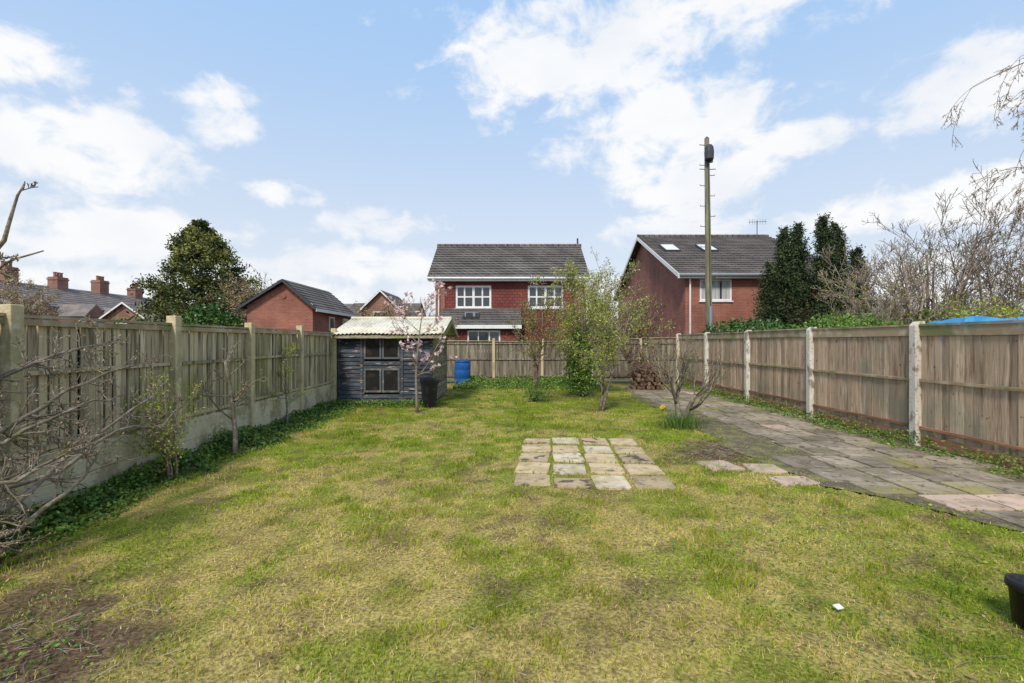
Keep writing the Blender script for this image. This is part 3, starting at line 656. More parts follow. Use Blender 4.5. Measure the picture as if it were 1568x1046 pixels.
# ------------------------------------------------------------------ shed / playhouse
def shed():
    par = empty('wooden_playhouse', (-3.2, 13.4, 0)); w = MB()
    X0 = -4.36; X1 = -2.02; Y0 = 12.2; Y1 = 14.8; H = 1.84
    ops = [(-3.73, -2.83, 1.16, 1.72), (-3.73, -2.83, .32, .92)]
    slot = (-4.34, -3.86, .66, .72)
    z = .06
    while z < H - .02:
        h = .105; segs = [(X0, X1)]
        for o in ops + [slot]:
            if z + h * .5 > o[2] and z + h * .5 < o[3]:
                ns = []
                for (a, b) in segs:
                    if o[0] > a: ns.append((a, min(o[0], b)))
                    if o[1] < b: ns.append((max(o[1], a), b))
                segs = ns
        for (a, b) in segs:
            if b - a > .03:
                zz = z + U(-.004, .004)
                w.prism([(a, Y0 + .012, zz), (a, Y0 - .018 + U(-.004, .004), zz), (a, Y0 + .004, zz + h - .008), (a, Y0 + .016, zz + h - .008)], (b - a, 0, 0), 0)
        z += h
    for x in (X0 - .02, -3.82, -2.80, X1 - .04): w.box(x, x + .06, Y0 - .034, Y0 - .019, .05, H, 0, None, .003)
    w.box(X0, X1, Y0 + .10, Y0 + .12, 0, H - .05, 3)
    w.build('front_cladding', [M['shed'], M['shed_side'], M['moss_board'], M['black']], par)
    w = MB()
    for o in ops:
        x0, x1, z0, z1 = o; xm = (x0 + x1) / 2
        for (a, b) in ((x0, xm - .01), (xm + .01, x1)):
            f = .045
            w.box(a, b, Y0 - .03, Y0 + .02, z0, z0 + f, 0); w.box(a, b, Y0 - .03, Y0 + .02, z1 - f, z1, 0)
            w.box(a, a + f, Y0 - .03, Y0 + .02, z0 + f, z1 - f, 0); w.box(b - f, b, Y0 - .03, Y0 + .02, z0 + f, z1 - f, 0)
            w.box(a + f, b - f, Y0 - .005, Y0 + .003, z0 + f, z1 - f, 1)
    w.build('windows', [M['frame_old'], M['glass_dirty']], par)
    w = MB(); z = .05
    while z < 2.1:
        t = max(0, (z + .05 - H) / .38); a = Y0 + t * 1.3; b = Y1 - t * 1.3
        if b - a > .1: w.box(X1 - .02, X1 + .0 + U(0, .006), a, b, z, z + .098, 0)
        if z < H: w.box(X0, X0 + .02, Y0, Y1, z, z + .1, 0)
        z += .1
    w.box(X0 + .021, X1 - .021, Y1 - .02, Y1, .05, H, 0)
    w.box(X1 + .007, X1 + .03, Y0, Y0 + .06, .05, H, 0); w.box(X1 + .007, X1 + .03, Y1 - .06, Y1, .05, H, 0)
    w.build('side_walls', [M['shed_side']], par)
    xs = np.arange(X0 - .12, -1.68, .019); V = []; F = []
    prof = [(11.92, 1.80), (12.7, 2.015), (13.5, 2.235), (14.3, 2.015), (15.1, 1.80)]
    for (yy, zz) in prof:
        for x in xs: V.append((x, yy, zz + .014 * math.sin(x * 2 * math.pi / .10) + .012 * math.sin(x * 3.1)))
    nx = len(xs)
    for i in range(4):
        for j in range(nx - 1): F.append((i * nx + j, i * nx + j + 1, (i + 1) * nx + j + 1, (i + 1) * nx + j))
    o = fast('roof_sheets', V, F, [M['shed_roof']], par, None, True); s = o.modifiers.new('s', 'SOLIDIFY'); s.thickness = .012
    w = MB()
    w.prism([(-1.70, 11.95, 1.66), (-1.70, 13.5, 2.09), (-1.70, 13.5, 2.19), (-1.70, 11.95, 1.77)], (.025, 0, 0), 0)
    w.prism([(-1.70, 15.05, 1.66), (-1.70, 13.5, 2.09), (-1.70, 13.5, 2.19), (-1.70, 15.05, 1.77)], (.025, 0, 0), 0)
    w.box(X0 - .1, -1.72, 11.96, 11.985, 1.68, 1.765, 1)
    for y in (12.3, 13.5, 14.7): w.box(X1, -1.72, y - .03, y + .03, 1.74 + (.4 - abs(y - 13.5) * .28) - .06, 1.74 + (.4 - abs(y - 13.5) * .28), 1)
    w.tube([Vector((X0 - .12, 13.5, 2.25)), Vector((-1.68, 13.5, 2.25))], [.045, .045], 8, 2)
    w.build('fascia', [M['moss_board'], M['shed_side'], M['shed_roof']], par)
shed()

def bin_():
    par = empty('wheelie_bin', (-2.0, 11.75, 0)); w = MB(); cx, cy = -2.02, 11.8
    R0 = Matrix.Translation((cx, cy, 0)) @ Matrix.Rotation(.35, 4, 'Z')
    def ring(hx, hy, z, oy=0): return [R0 @ Vector((sx * hx, sy * hy + oy, z)) for sx, sy in ((-1, -1), (1, -1), (1, 1), (-1, 1))]
    rs = [ring(.14, .15, .04), ring(.18, .19, .60), ring(.195, .205, .60), ring(.195, .205, .64)]
    for a, b in zip(rs[:-1], rs[1:]):
        for i in range(4): w.poly([a[i], a[(i + 1) % 4], b[(i + 1) % 4], b[i]])
    w.poly(rs[0][::-1])
    l0 = ring(.2, .22, .645); l1 = ring(.2, .22, .665); l2 = ring(.15, .16, .70, .02)
    for a, b in ((l0, l1), (l1, l2)):
        for i in range(4): w.poly([a[i], a[(i + 1) % 4], b[(i + 1) % 4], b[i]])
    w.poly(l2); w.poly(l0[::-1])
    w.tube([R0 @ Vector((-.17, .25, .64)), R0 @ Vector((.17, .25, .64))], [.018, .018], 8)
    for s in (-1, 1):
        w.tube([R0 @ Vector((s * .17, .17, .64)), R0 @ Vector((s * .17, .25, .64))], [.015, .015], 6)
        w.tube([R0 @ Vector((s * .15, .2, .08)), R0 @ Vector((s * .2, .2, .08))], [.08, .08], 14)
    w.build('bin_body', [M['black']], par, bevel=.006)
bin_()
par = empty('blue_barrel', (-1.78, 17.4, 0)); w = MB()
w.lathe((-1.78, 17.4, 0), [(0, .01), (.25, .01), (.275, .05), (.285, .25), (.27, .28), (.285, .31), (.29, .56), (.275, .59), (.288, .62), (.275, .82), (.25, .87), (.262, .875), (.262, .91), (.23, .91), (.22, .88), (0, .88)], 28)
w.build('barrel_body', [M['blue']], par, True)

par = empty('plant_pot', (2.91, 2.70, 0)); w = MB(); Rt = Matrix.Rotation(math.radians(6), 3, 'Y')
w.lathe((2.91, 2.70, .01), [(0, 0), (.085, 0), (.115, .19), (.125, .19), (.13, .195), (.13, .235), (.12, .24), (.112, .235), (.085, .02), (0, .02)], 28, 0, Rt)
w.lathe((2.91, 2.70, .01), [(0, .17), (.108, .17)], 28, 1, Rt)
w.build('pot_body', [M['black'], M['pathbed']], par, True)
w = MB(); w.box(-.024, .024, -.018, .018, 0, .004, 0, Matrix.Translation((1.93, 2.86, .03)) @ Matrix.Rotation(.3, 4, 'Z') @ Matrix.Rotation(.25, 4, 'X')); 
w.box(-.02, .02, -.004, .004, 0, .003, 0, Matrix.Translation((-.62, 7.1, .03)))
w.build('plastic_litter', [M['white']])

# rough stack of logs and brush at the end of the path
par = empty('log_pile', (4.6, 16.3, 0)); w = MB()
for i in range(34):
    row = i // 7; x = 4.05 + (i % 7) * .15 + row * .06 + U(-.02, .02); z = .08 + row * .13
    if x > 4.05 + 6 * .15 + .1: continue
    w.tube([Vector((x, 15.95 + U(-.06, .06), z)), Vector((x + U(-.05, .05), 16.5, z + U(-.01, .02)))], [U(.055, .075), U(.055, .07)], 9)
for i in range(110):
    a = U(0, 3.14); p = Vector((U(4.0, 5.0), U(15.9, 16.5), U(.45, .85))); d = Vector((math.cos(a), math.sin(a), U(-.2, .6))) * U(.1, .4); w.tube([p - d, p + d], [.010, .005], 4)
w.build('logs', [M['log']], par)

def pole():
    par = empty('telegraph_pole', (7.27, 18, 0)); w = MB()
    base = Vector((7.36, 18, 0)); top = Vector((7.25, 18, 9.15)); f = lambda z: base.lerp(top, z / 9.15)
    w.tube([f(z) for z in (0, 3, 6, 9.15)], [.135, .12, .105, .088], 14, 0); w.tube([f(9.15), f(9.22)], [.09, .03], 14, 0)
    w.build('shaft', [M['pole']], par, True); w = MB()
    for i in range(13):
        z = 3.6 + i * .38; s = 1 if i % 2 else -1; p = f(z); w.tube([p, p + Vector((s * .27, 0, 0)), p + Vector((s * .27, 0, .05))], [.012, .012, .012], 6, 0)
    for z, s in ((8.0, -1), (8.0, 1), (8.9, -1)): w.tube([f(z), f(z) + Vector((s * .3, -.05, 0))], [.014, .014], 6, 0)
    p = f(8.55)
    w.lathe(p + Vector((.0, -.2, -.28)), [(0, 0), (.12, 0), (.16, .04), (.17, .3), (.15, .48), (.1, .56), (0, .58)], 14, 0)
    w.lathe(p + Vector((.13, -.05, -.3)), [(0, 0), (.07, 0), (.09, .2), (.09, .5), (0, .58)], 12, 1)
    w.tube([f(0) + Vector((0, -.17, 0)), f(2.9) + Vector((0, -.16, 0))], [.07, .07], 10, 1)
    w.tube([f(2.9) + Vector((0, -.14, 0)), f(8.3) + Vector((0, -.12, 0))], [.018, .018], 6, 0)
    w.build('fittings', [M['steel'], M['galv']], par)
pole()

def tarp():
    par = empty('tarpaulin_cover', (9, 9.2, 0)); n = 40; V = []; F = []
    for i in range(n):
        for j in range(n):
            u = i / (n - 1); v = j / (n - 1); x = 7.75 + u * 2.6; y = 8.3 + v * 1.1; e = min(u * 2, (1 - u) * 2, v, 1 - v)
            z = 1.98 + .06 * math.sin(u * 9 + v * 4) + .10 * (vnoise(x, y, 4) - .5) - (max(0, .1 - e) * 9)
            V.append((x, y, float(z)))
    for i in range(n - 1):
        for j in range(n - 1): F.append((i * n + j, i * n + j + 1, (i + 1) * n + j + 1, (i + 1) * n + j))
    fast('tarp_sheet', V, F, [M['tarp']], par, None, True)
    w = MB()
    for x in (7.95, 10.15):
        for y in (8.45, 9.25): w.tube([Vector((x, y, 0)), Vector((x, y, 1.85))], [.04, .04], 8)
    w.build('frame', [M['steel']], par)
tarp()

# ------------------------------------------------------------------ trees
def tree(name, x, y, P, L, r, mt, lean=(0, 0, 1), stems=1, z0=0, jitter=.3):
    par = empty(name, (x, y, z0)); w = MB(); tips = []
    for s in range(stems):
        d = Vector(lean) + Vector((U(-jitter, jitter), U(-jitter, jitter), 0)) * (1 if stems > 1 else .3)
        grow(w, Vector((x + U(-.05, .05) * (stems > 1), y + U(-.05, .05) * (stems > 1), z0 - .05)), d, L * U(.85, 1.1), r * U(.8, 1.1), 0, P, tips)
    w.build('branches', [mt], par, True)
    return par, tips
P = dict(seg=(9, 7, 5, 3), wob=(.07, .10, .14, .2), up=(.05, .05, .09, .05), max=3, kids=(15, 6, 3), start=(.33, .25, .3), ang=(62, 45, 45), ratio=(.55, .42, .45), tap=.25, rmin=.0035, rr=.5, tl=2)
par, tips = tree('magnolia_tree', -2.15, 11.0, P, 2.55, .035, M['bark_pale'], (.0, 0, 1))
T = np.array([tuple(t) for t in tips]); T = T[rng.random(len(T)) < .15]
leafmesh('flowers', np.repeat(T, 4, axis=0) + rng.normal(size=(len(T) * 4, 3)) * .018 + [0, 0, .02], .040, M['pink'], par, .5)
P = dict(seg=(6, 5, 4, 3), wob=(.08, .13, .18, .22), up=(.05, .08, .06, .02), max=3, kids=(12, 7, 4), start=(.3, .2, .2), ang=(48, 42, 45), ratio=(.54, .5, .5), tap=.3, rmin=.0055, rr=.55, tl=2)
par, tips = tree('slender_young_tree', .62, 13.0, P, 2.3, .042, M['bark_red'], (0, 0, 1), 2, 0, .25)
leafmesh('leaves', near(tips[::2], 2, .05), .018, M['leaf_lime'], par, .5)
leafmesh('base_leaves', rng.normal(size=(1300, 3)) * [.20, .20, .18] + [.64, 12.9, .25], .028, M['leaf_mid'], par, .4)
P = dict(seg=(7, 6, 4, 3), wob=(.09, .13, .17, .22), up=(.08, .12, .1, .03), max=3, kids=(12, 7, 4), start=(.15, .15, .15), ang=(48, 42, 42), ratio=(.60, .48, .5), tap=.25, rmin=.0045, rr=.55, tl=2)
par, tips = tree('forsythia_tree', 2.15, 14.6, P, 3.3, .055, M['bark_pale'], (.04, 0, 1), 4, 0, .3)
tt = [t for t in tips if t.z < 4.2 and random.random() < .8]
leafmesh('leaves', near(tt, 2, .07), .034, M['leaf_lime'], par, .45)
leafmesh('blossom', near([t for t in tips if t.z > 2.7][::2], 1, .04), .024, M['blossom'], par, .6)
leafmesh('inner_leaves', rng.normal(size=(5200, 3)) * [.22, .2, .52] + [1.98, 14.2, .95], .036, M['leaf_mid'], par, .5)
P['kids'] = (11, 6, 4)
par, tips = tree('lilac_tree', 2.05, 11.3, P, 2.4, .035, M['bark'], (.05, 0, 1), 2, 0, .22)
leafmesh('leaves', near([t for t in tips if random.random() < .75], 2, .06), .026, M['leaf_lime'], par, .5)
P = dict(seg=(4, 6, 5, 3), wob=(.2, .2, .12, .15), up=(.05, .18, .24, .1), max=3, kids=(6, 6, 3), start=(.5, .2, .2), ang=(45, 42, 36), ratio=(1.45, .8, .4), tap=.45, rmin=.0035, rr=.5, tl=2)
par, tips = tree('pollarded_shrub', 3.2, 9.25, P, .85, .075, M['bark'], (.05, 0, 1), 3, 0, .35)
leafmesh('buds', near(tips[::3], 1, .02), .014, M['leaf_lime'], par, .5)
n = 450; X = rng.normal(3.15, .16, n); Y = rng.normal(9.0, .15, n)
blades('daffodil_leaves', X, Y, rng.uniform(.12, .32, n), np.full(n, .006), np.tile([.13, .22, .05], (n, 1)) * rng.uniform(.6, 1.4, (n, 1)), GM, .9)
w = MB()
for (x, y) in ((2.78, 9.0), (2.83, 9.1)):
    w.tube([Vector((x, y, 0)), Vector((x, y - .01, .38))], [.004, .003], 5, 1)
    for k in range(6):
        a = k * math.pi / 3; w.poly([(x, y - .02, .38), (x + .03 * math.cos(a - .4), y - .03, .38 + .03 * math.sin(a - .4)), (x + .045 * math.cos(a), y - .03, .38 + .045 * math.sin(a)), (x + .03 * math.cos(a + .4), y - .03, .38 + .03 * math.sin(a + .4))], 0)
    w.lathe((x, y - .03, .38), [(.012, 0), (.018, .03)], 8, 0, Matrix.Rotation(math.pi / 2, 3, 'X'))
w.build('daffodils', [M['yellow'], M['leaf_mid']])

def fruit_tree():
    par = empty('apple_tree', (-3.75, 3.15, 0)); w = MB(); tips = []
    P = dict(seg=(5, 5, 4, 3), wob=(.12, .2, .22, .25), up=(.02, .02, .06, .03), max=3, kids=(9, 4, 2), start=(.1, .2, .2), ang=(55, 50, 45), ratio=(.35, .5, .5), tap=.4, rmin=.003, rr=.5, tl=1)
    def limb(pts, r0, r1, nk, L=.9):
        pts = [Vector(p) for p in pts]; out = []
        for a, b in zip(pts[:-1], pts[1:]):
            for k in range(3): out.append(a.lerp(b, k / 3) + rv() * .02)
        out.append(pts[-1]); n = len(out); rad = [r0 + (r1 - r0) * i / (n - 1) for i in range(n)]
        w.tube(out, rad, 8); P['kids'] = (nk, 5, 2); kids(w, out, rad, L, 0, P, tips)
    limb([(-3.8, 3.0, -.05), (-3.72, 3.05, .5), (-3.78, 3.1, 1.0), (-3.7, 3.1, 1.6), (-3.62, 3.12, 2.0)], .06, .035, 10, 1.0)
    limb([(-3.75, 3.05, .35), (-3.6, 3.5, .42), (-3.7, 4.0, .65), (-3.75, 4.6, .85), (-3.8, 5.2, 1.05)], .028, .007, 20, 1.1)
    limb([(-3.75, 3.08, .8), (-3.7, 3.6, 1.0), (-3.78, 4.3, 1.25), (-3.75, 5.0, 1.4)], .024, .006, 22, 1.1)
    limb([(-3.75, 3.08, 1.1), (-3.6, 3.5, 1.4), (-3.72, 4.1, 1.52), (-3.8, 4.7, 1.62)], .022, .006, 20, 1.0)
    limb([(-3.75, 3.05, .2), (-3.45, 3.4, .3), (-3.3, 3.7, .55), (-3.25, 3.8, .75)], .024, .006, 14, 1.0)
    limb([(-3.7, 3.1, .6), (-3.4, 3.3, .65), (-3.2, 3.7, .82)], .022, .006, 15, 1.0)
    limb([(-3.7, 3.05, .9), (-3.5, 3.3, .9), (-3.35, 3.7, 1.1), (-3.3, 4.1, 1.15)], .020, .005, 15, 1.0)
    limb([(-3.78, 3.1, .5), (-3.65, 3.9, .55), (-3.6, 4.4, .8), (-3.55, 4.9, .75), (-3.6, 5.3, .9)], .020, .005, 14, .9)
    limb([(-3.65, 3.12, 1.9), (-3.42, 3.15, 2.1), (-3.28, 3.15, 2.35), (-3.18, 3.15, 2.62)], .022, .006, 5, .6)
    limb([(-3.6, 3.12, 1.95), (-3.35, 3.2, 2.1), (-3.1, 3.2, 2.2)], .012, .004, 3, .5)
    w.build('branches', [M['bark']], par, True)
    leafmesh('buds', near(tips[::5], 1, .006), .009, M['bud'], par, .6)
fruit_tree()
P = dict(seg=(5, 4, 3), wob=(.15, .2, .25), up=(.1, .1, .05), max=2, kids=(9, 5), start=(.15, .2), ang=(45, 45), ratio=(.5, .5), tap=.3, rmin=.003, rr=.55, tl=1)
par, tips = tree('honeysuckle_shrub', -3.92, 5.6, P, 1.0, .016, M['bark_pale'], (.05, 0, 1), 4, 0, .3)
leafmesh('leaves', near(tips, 3, .05), .016, M['leaf_lime'], par, .5)
P = dict(seg=(7, 5, 4, 3), wob=(.16, .2, .2, .2), up=(.05, .05, .08, .0), max=3, kids=(10, 5, 3), start=(.35, .2, .2), ang=(65, 50, 45), ratio=(.48, .5, .5), tap=.6, rmin=.003, rr=.42, tl=2)
par, tips = tree('pruned_fruit_tree', -3.9, 6.8, P, 1.55, .045, M['bark'], (.0, 0, 1))
leafmesh('buds', near(tips[::2], 1, .01), .01, M['bud'], par, .5)
par, tips = tree('climbing_plant', -4.12, 8.9, P, 1.5, .02, M['bark'], (.0, .1, 1))
leafmesh('buds', near(tips, 2, .03), .013, M['leaf_lime'], par, .5)

def conifer(name, x, y, H, prof, nspray, mt, leaf=.09, per=70, z0=0, spread=(.45, .28), trunk=.2, rise=.55, nl=9):
    par = empty(name, (x, y, 0)); w = MB(); C = []
    w.tube([Vector((x, y, 0)), Vector((x, y, H * .5)), Vector((x, y, H * .93))], [trunk, trunk * .6, .03], 8)
    lob = [U(.72, 1.2) for _ in range(400)]
    for i in range(nspray):
        t = random.random() ** .85; a = U(0, 2 * math.pi); R = prof(t) * lob[(int(a / 6.283 * nl) + int(t * 7) * nl) % 400]
        z = z0 + t * (H - z0); f = U(.75, 1.0) if random.random() < .8 else U(.2, .7)
        c = np.array([x + math.cos(a) * R * f, y + math.sin(a) * R * f, z + .1 * R * f])
        if i % 3 == 0: w.tube([Vector((x, y, z - .1 * R)), Vector(c)], [.04, .012], 4)
        k = .35 + .65 * min(1, R / prof(.3))
        s0, s1 = spread[0] * k, spread[1] * k; g = rng.normal(size=(per, 3)) * [s1, s1, s1 * .7]
        u = rng.normal(size=per)[:, None] * s0; d = np.array([math.cos(a), math.sin(a), rise])
        C.append(c + g + u * d * .6)
    w.build('trunk', [M['bark']], par); leafmesh('foliage', np.concatenate(C), leaf, mt, par, .42)
conifer('pine_tree', -18.0, 28, 8.5, lambda t: 3.35 * min(1, t * 4 + .7) * (1 - t ** 1.5) ** .85 + .03, 420, M['leaf_con'], .095, 100, 1.0, (.44, .22), .2, .35, 11)
for (x, y, H, R) in ((11.25, 20, 6.2, .72), (12.1, 20.5, 6.5, .72), (12.95, 20.1, 6.7, .75), (13.75, 20.5, 6.5, .72), (14.4, 20.2, 5.4, .7), (10.7, 20.0, 4.7, .65)):
    conifer('cypress_tree', x, y, H, lambda t, R=R: R * (1 - t ** 1.5) ** .85 * (.9 + .1 * math.sin(t * 14)) + .02, 260, M['leaf_cyp'], .05, 75, .5, (.26, .11), .09, 1.6, 6)

PB = dict(seg=(7, 7, 5, 4), wob=(.09, .12, .15, .18), up=(.05, .08, .07, .05), max=3, kids=(9, 8, 6), start=(.2, .15, .15), ang=(42, 40, 42), ratio=(.66, .52, .42), tap=.2, rmin=.007, rr=.5, tl=3)
def bare(name, x, y, H, r, mt, stems=3, leaf=None, per=1, ls=.05, jit=.4, step=1):
    par, tips = tree(name, x, y, PB, H * .72, r, mt, (0, 0, 1), stems, 0, jit)
    if leaf: leafmesh('leaves', near(tips[::step], per, .1), ls, leaf, par, .5)
bare('bare_tree', 12.8, 15.5, 6.0, .09, M['bark_pale'], 4, M['bud'], 1, .016, .5, 6)
bare('bare_tree', 14.9, 17.5, 7.2, .09, M['bark_dark'], 4, M['bud'], 1, .016, .45, 8)
bare('bare_tree', 17.0, 17.0, 6.6, .08, M['bark'], 4, None, 1, .03, .5)
bare('bare_tree', 18.5, 15.8, 6.4, .08, M['bark_pale'], 4, None, 1, .03, .5)
bare('bare_tree', 10.6, 14.5, 4.0, .06, M['bark_pale'], 4, M['leaf_lime'], 1, .03, .5, 6)
bare('hedge_shrub', 12.2, 12.6, 3.1, .04, M['bark_pale'], 4, M['leaf_lime'], 1, .035, .6, 2)
bare('hedge_shrub', 14.2, 13.2, 3.4, .04, M['bark_red'], 4, M['leaf_lime'], 1, .035, .6, 3)
bare('hedge_shrub', 9.9, 10.3, 2.7, .03, M['bark_pale'], 4, M['leaf_lime'], 2, .03, .6, 2)
bare('hedge_shrub', 8.3, 7.5, 2.2, .025, M['bark_pale'], 4, M['leaf_mid'], 1, .022, .6, 2)
bare('dry_shrub', 4.3, 16.9, 1.9, .03, M['bark_red'], 4, None, 1, .02, .6)
bare('bare_tree', 5.5, 21.2, 4.8, .07, M['bark_red'], 4, M['bud'], 1, .03, .3, 4)
bare('bare_tree', 4.0, 21.5, 4.5, .06, M['bark_pale'], 3, M['blossom'], 1, .035, .3, 3)
bare('bare_tree', -15.6, 27, 5.4, .10, M['bark_red'], 4, M['bud'], 2, .04, .35)
bare('bare_tree', -19.5, 38, 7.6, .1, M['bark_pale'], 3, None, 1, .03, .4)
bare('bare_tree', -35, 34, 6.0, .1, M['bark_red'], 4, M['bud'], 2, .05, .5)
bare('bare_tree', -3.5, 23.0, 3.6, .05, M['bark_pale'], 3, M['bud'], 1, .02, .4)
bare('bare_tree', -8.0, 31.0, 4.4, .06, M['bark_red'], 4, M['bud'], 1, .04, .5)
def lump(name, cx, cy, cz, sx, sy, sz, n, size, mt):
    d = rng.normal(size=(n, 3)); d /= np.linalg.norm(d, axis=1, keepdims=True)
    rr = (.65 + .7 * fbm(d[:, 0] * 2 + cx, d[:, 2] * 2 + d[:, 1] * 2, 1.7))[:, None] * (1 - .35 * rng.random((n, 1)) ** 2)
    C = d * rr * [sx, sy, sz] + [cx, cy, cz]; C = C[C[:, 2] > .02]
    leafmesh(name, C, size, mt, None, .6)
lump('ivy_hedge', 8.6, 17.6, 1.4, 1.9, .8, .95, 6000, .06, M['leaf_ivy'])
lump('ivy_hedge', 7.5, 15.0, 1.55, .9, 2.2, .65, 6000, .045, M['leaf_ivy'])
lump('ivy_hedge', 9.6, 14.2, 1.3, 1.4, 1.4, 1.05, 5000, .05, M['leaf_mid'])
lump('evergreen_hedge', 8.2, 11.6, 1.5, .9, 1.5, .75, 4500, .035, M['leaf_mid'])
lump('evergreen_hedge', 13.5, 16.0, 1.5, 3.0, .9, 1.1, 8000, .06, M['leaf_mid'])
lump('evergreen_hedge', 16.5, 14.5, 1.5, 2.5, .9, 1.2, 6000, .06, M['leaf_lime'])
lump('laurel_bush', -15.0, 24.2, 1.9, 1.6, 1.2, 1.5, 7000, .08, M['leaf_ivy'])
lump('laurel_bush', -17.8, 24, 1.4, 1.5, 1.2, 1.2, 5000, .08, M['leaf_con'])
lump('evergreen_hedge', -30, 32, 1.3, 4, 1.5, 1.4, 6000, .12, M['leaf_con'])
lump('evergreen_hedge', -8.2, 28, 1.5, 1.6, 1, 1.4, 4000, .08, M['leaf_con'])
def band():
    C = []
    for i in range(130):
        a = U(-52, 52); D = U(95, 130); x = math.tan(math.radians(a)) * D; h = U(3, 6.0)
        d = rng.normal(size=(220, 3)); C.append(d * [2.4, 2, h * .28] + [x, D, h * .55])
    C = np.concatenate(C); C = C[C[:, 2] > 0]
    leafmesh('distant_trees', C, .38, M['leaf_con'], None, .6)
band()
def birch():
    par = empty('weeping_birch', (7.9, 5.3, 0)); w = MB(); tips = []
    w.tube([Vector((8.0, 5.3, 0)), Vector((7.95, 5.3, 2.5)), Vector((7.8, 5.3, 5.2))], [.14, .11, .05], 10)
    P = dict(seg=(9, 7, 4, 3), wob=(.11, .15, .22, .2), up=(-.05, -.28, -.16, -.1), max=3, kids=(10, 6, 3), start=(.35, .15, .2), ang=(50, 38, 40), ratio=(.50, .35, .5), tap=.15, rmin=.0024, rr=.42, tl=2)
    for i in range(15):
        z = U(3.4, 5.3); grow(w, Vector((7.85, 5.3, z)), Vector((-1, U(-.25, .35), U(.0, .3))), U(1.75, 2.25), .02, 0, P, tips)
    w.build('branches', [M['bark_red']], par); leafmesh('catkins', near(tips[::2], 1, .01), .012, M['bud'], par, .4)
birch()

# ------------------------------------------------------------------ world
EL, AZ = 48, 198
def sundir():
    e = math.radians(EL); a = math.radians(AZ); return Vector((math.sin(a) * math.cos(e), math.cos(a) * math.cos(e), math.sin(e)))
w = bpy.data.worlds.new('World'); sc.world = w; w.use_nodes = True; nt = w.node_tree; nt.nodes.clear()
out = nt.nodes.new('ShaderNodeOutputWorld'); bg = nt.nodes.new('ShaderNodeBackground'); nt.links.new(bg.outputs[0], out.inputs[0])
sky = nt.nodes.new('ShaderNodeTexSky'); sky.sky_type = 'NISHITA'; sky.sun_disc = False
sky.sun_elevation = math.radians(EL); sky.sun_rotation = math.radians(AZ); sky.altitude = 50; sky.air_density = 1.0; sky.dust_density = 1.6; sky.ozone_density = 1.2
tc = nt.nodes.new('ShaderNodeTexCoord'); nrm = nt.nodes.new('ShaderNodeVectorMath'); nrm.operation = 'NORMALIZE'; nt.links.new(tc.outputs['Generated'], nrm.inputs[0])
DIR = nrm.outputs[0]
def vm(op, a, b):
    n = nt.nodes.new('ShaderNodeVectorMath'); n.operation = op; nt.links.new(a, n.inputs[0])
    if b is not None: n.inputs[1].default_value = b
    return n
def mth(op, a, b):
    n = nt.nodes.new('ShaderNodeMath'); n.operation = op
    for i, s in ((0, a), (1, b)):
        if isinstance(s, (int, float)): n.inputs[i].default_value = s
        else: nt.links.new(s, n.inputs[i])
    return n.outputs[0]
clouds = [(9.0, 30, 15, 5.5), (22, 33, 11, 5.5), (19.0, 23.0, 10.5, 5.5), (20, 17.5, 8.5, 4), (31, 20, 5, 1.8), (43, 21, 6, 3.4),
          (-42, 17, 8.5, 3.6), (-46, 22, 4, 2.5), (-31, 22, 3.6, 3.2), (-24.5, 15.5, 4, 1.4), (-15.5, 13.2, 6, 1.8), (37, 12, 7, 2),
          (-40, 9.5, 12, 3.2), (-18, 8.5, 11, 2.2), (19, 12.5, 7, 2.2), (44, 12, 8, 2.4), (0, 5, 18, 2.2), (-32, 5, 18, 2.4), (36, 5, 18, 2.7)]
acc = None
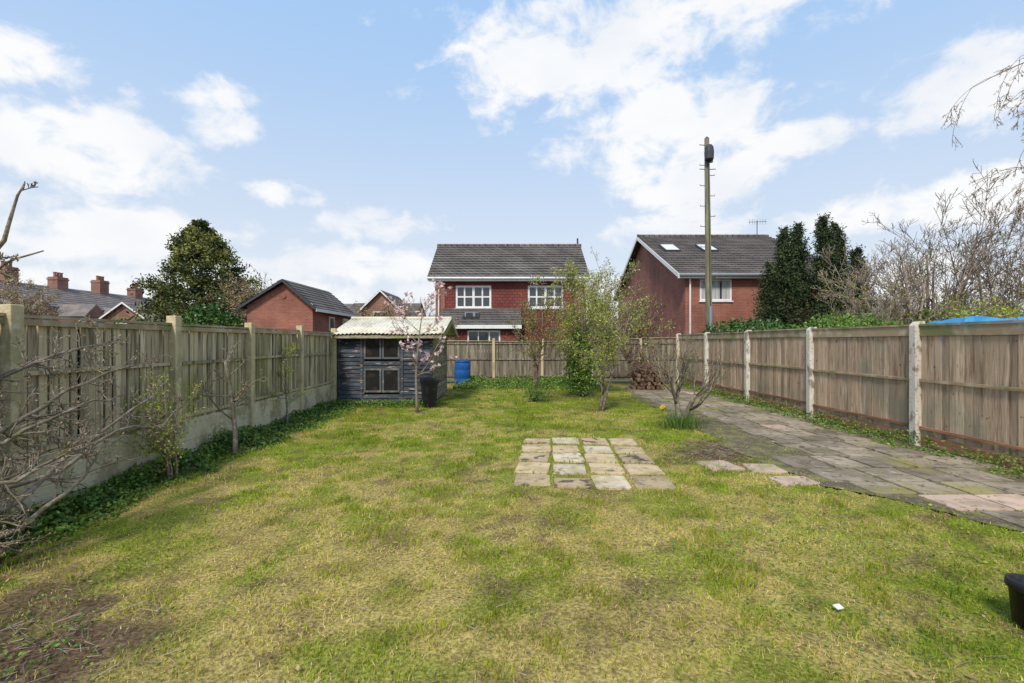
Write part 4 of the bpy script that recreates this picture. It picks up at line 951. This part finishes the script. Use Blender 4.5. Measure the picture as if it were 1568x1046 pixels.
for (az, el, hw, hh) in clouds:
    a = math.radians(az); e = math.radians(el); c = Vector((math.sin(a) * math.cos(e), math.cos(a) * math.cos(e), math.sin(e)))
    s = vm('SUBTRACT', DIR, tuple(c)); iw = 1 / math.radians(hw); ih = 1 / math.radians(hh)
    m_ = vm('MULTIPLY', s.outputs[0], (iw, iw, ih / math.cos(e))); l = nt.nodes.new('ShaderNodeVectorMath'); l.operation = 'LENGTH'; nt.links.new(m_.outputs[0], l.inputs[0])
    v = mth('SUBTRACT', 1.0, l.outputs['Value']); acc = v if acc is None else mth('MAXIMUM', acc, v)
acc = mth('MINIMUM', mth('MAXIMUM', acc, -.9), .5)
sv = vm('MULTIPLY', DIR, (1, 1, 1.5))
n1 = nt.nodes.new('ShaderNodeTexNoise'); n1.inputs['Scale'].default_value = 11; n1.inputs['Detail'].default_value = 9; n1.inputs['Roughness'].default_value = .6; n1.inputs['Distortion'].default_value = .25; nt.links.new(sv.outputs[0], n1.inputs['Vector'])
dens = mth('ADD', mth('MULTIPLY', acc, .9), mth('MULTIPLY', mth('SUBTRACT', n1.outputs[0], .5), 2.8))
mask = maprange(nt, dens, -.22, .48)
n2 = nt.nodes.new('ShaderNodeTexNoise'); n2.inputs['Scale'].default_value = 5; n2.inputs['Detail'].default_value = 5; nt.links.new(sv.outputs[0], n2.inputs['Vector'])
ccol = mixc(nt, maprange(nt, n2.outputs[0], .35, .65), (8.9, 9.15, 9.6), (10.0, 10.0, 10.0))
sep = nt.nodes.new('ShaderNodeSeparateXYZ'); nt.links.new(DIR, sep.inputs[0])
grad = mixc(nt, maprange(nt, sep.outputs[2], 0.0, .62), (8.3, 8.9, 9.7), (4.3, 6.7, 10.2))
skyc = mixc(nt, .85, sky.outputs[0], grad)
fin = mixc(nt, mth('MULTIPLY', mask, .94), skyc, ccol)
nt.links.new(fin, bg.inputs[0]); bg.inputs[1].default_value = .10

sd = bpy.data.lights.new('sun', 'SUN'); so = bpy.data.objects.new('sun', sd); sc.collection.objects.link(so)
sd.energy = 3.8; sd.angle = math.radians(10); sd.color = (1, .93, .82)
so.rotation_euler = sundir().to_track_quat('Z', 'Y').to_euler(); so.location = (0, -10, 20)

cd = bpy.data.cameras.new('camera'); co = bpy.data.objects.new('camera', cd); sc.collection.objects.link(co); sc.camera = co
cd.sensor_width = 36; cd.lens = 17; cd.clip_end = 2000; cd.clip_start = .05
co.location = (0, 0, 1.6); co.rotation_euler = (math.radians(90), 0, 0)
sc.view_settings.view_transform = 'Standard'; sc.view_settings.look = 'None'; sc.view_settings.exposure = 0
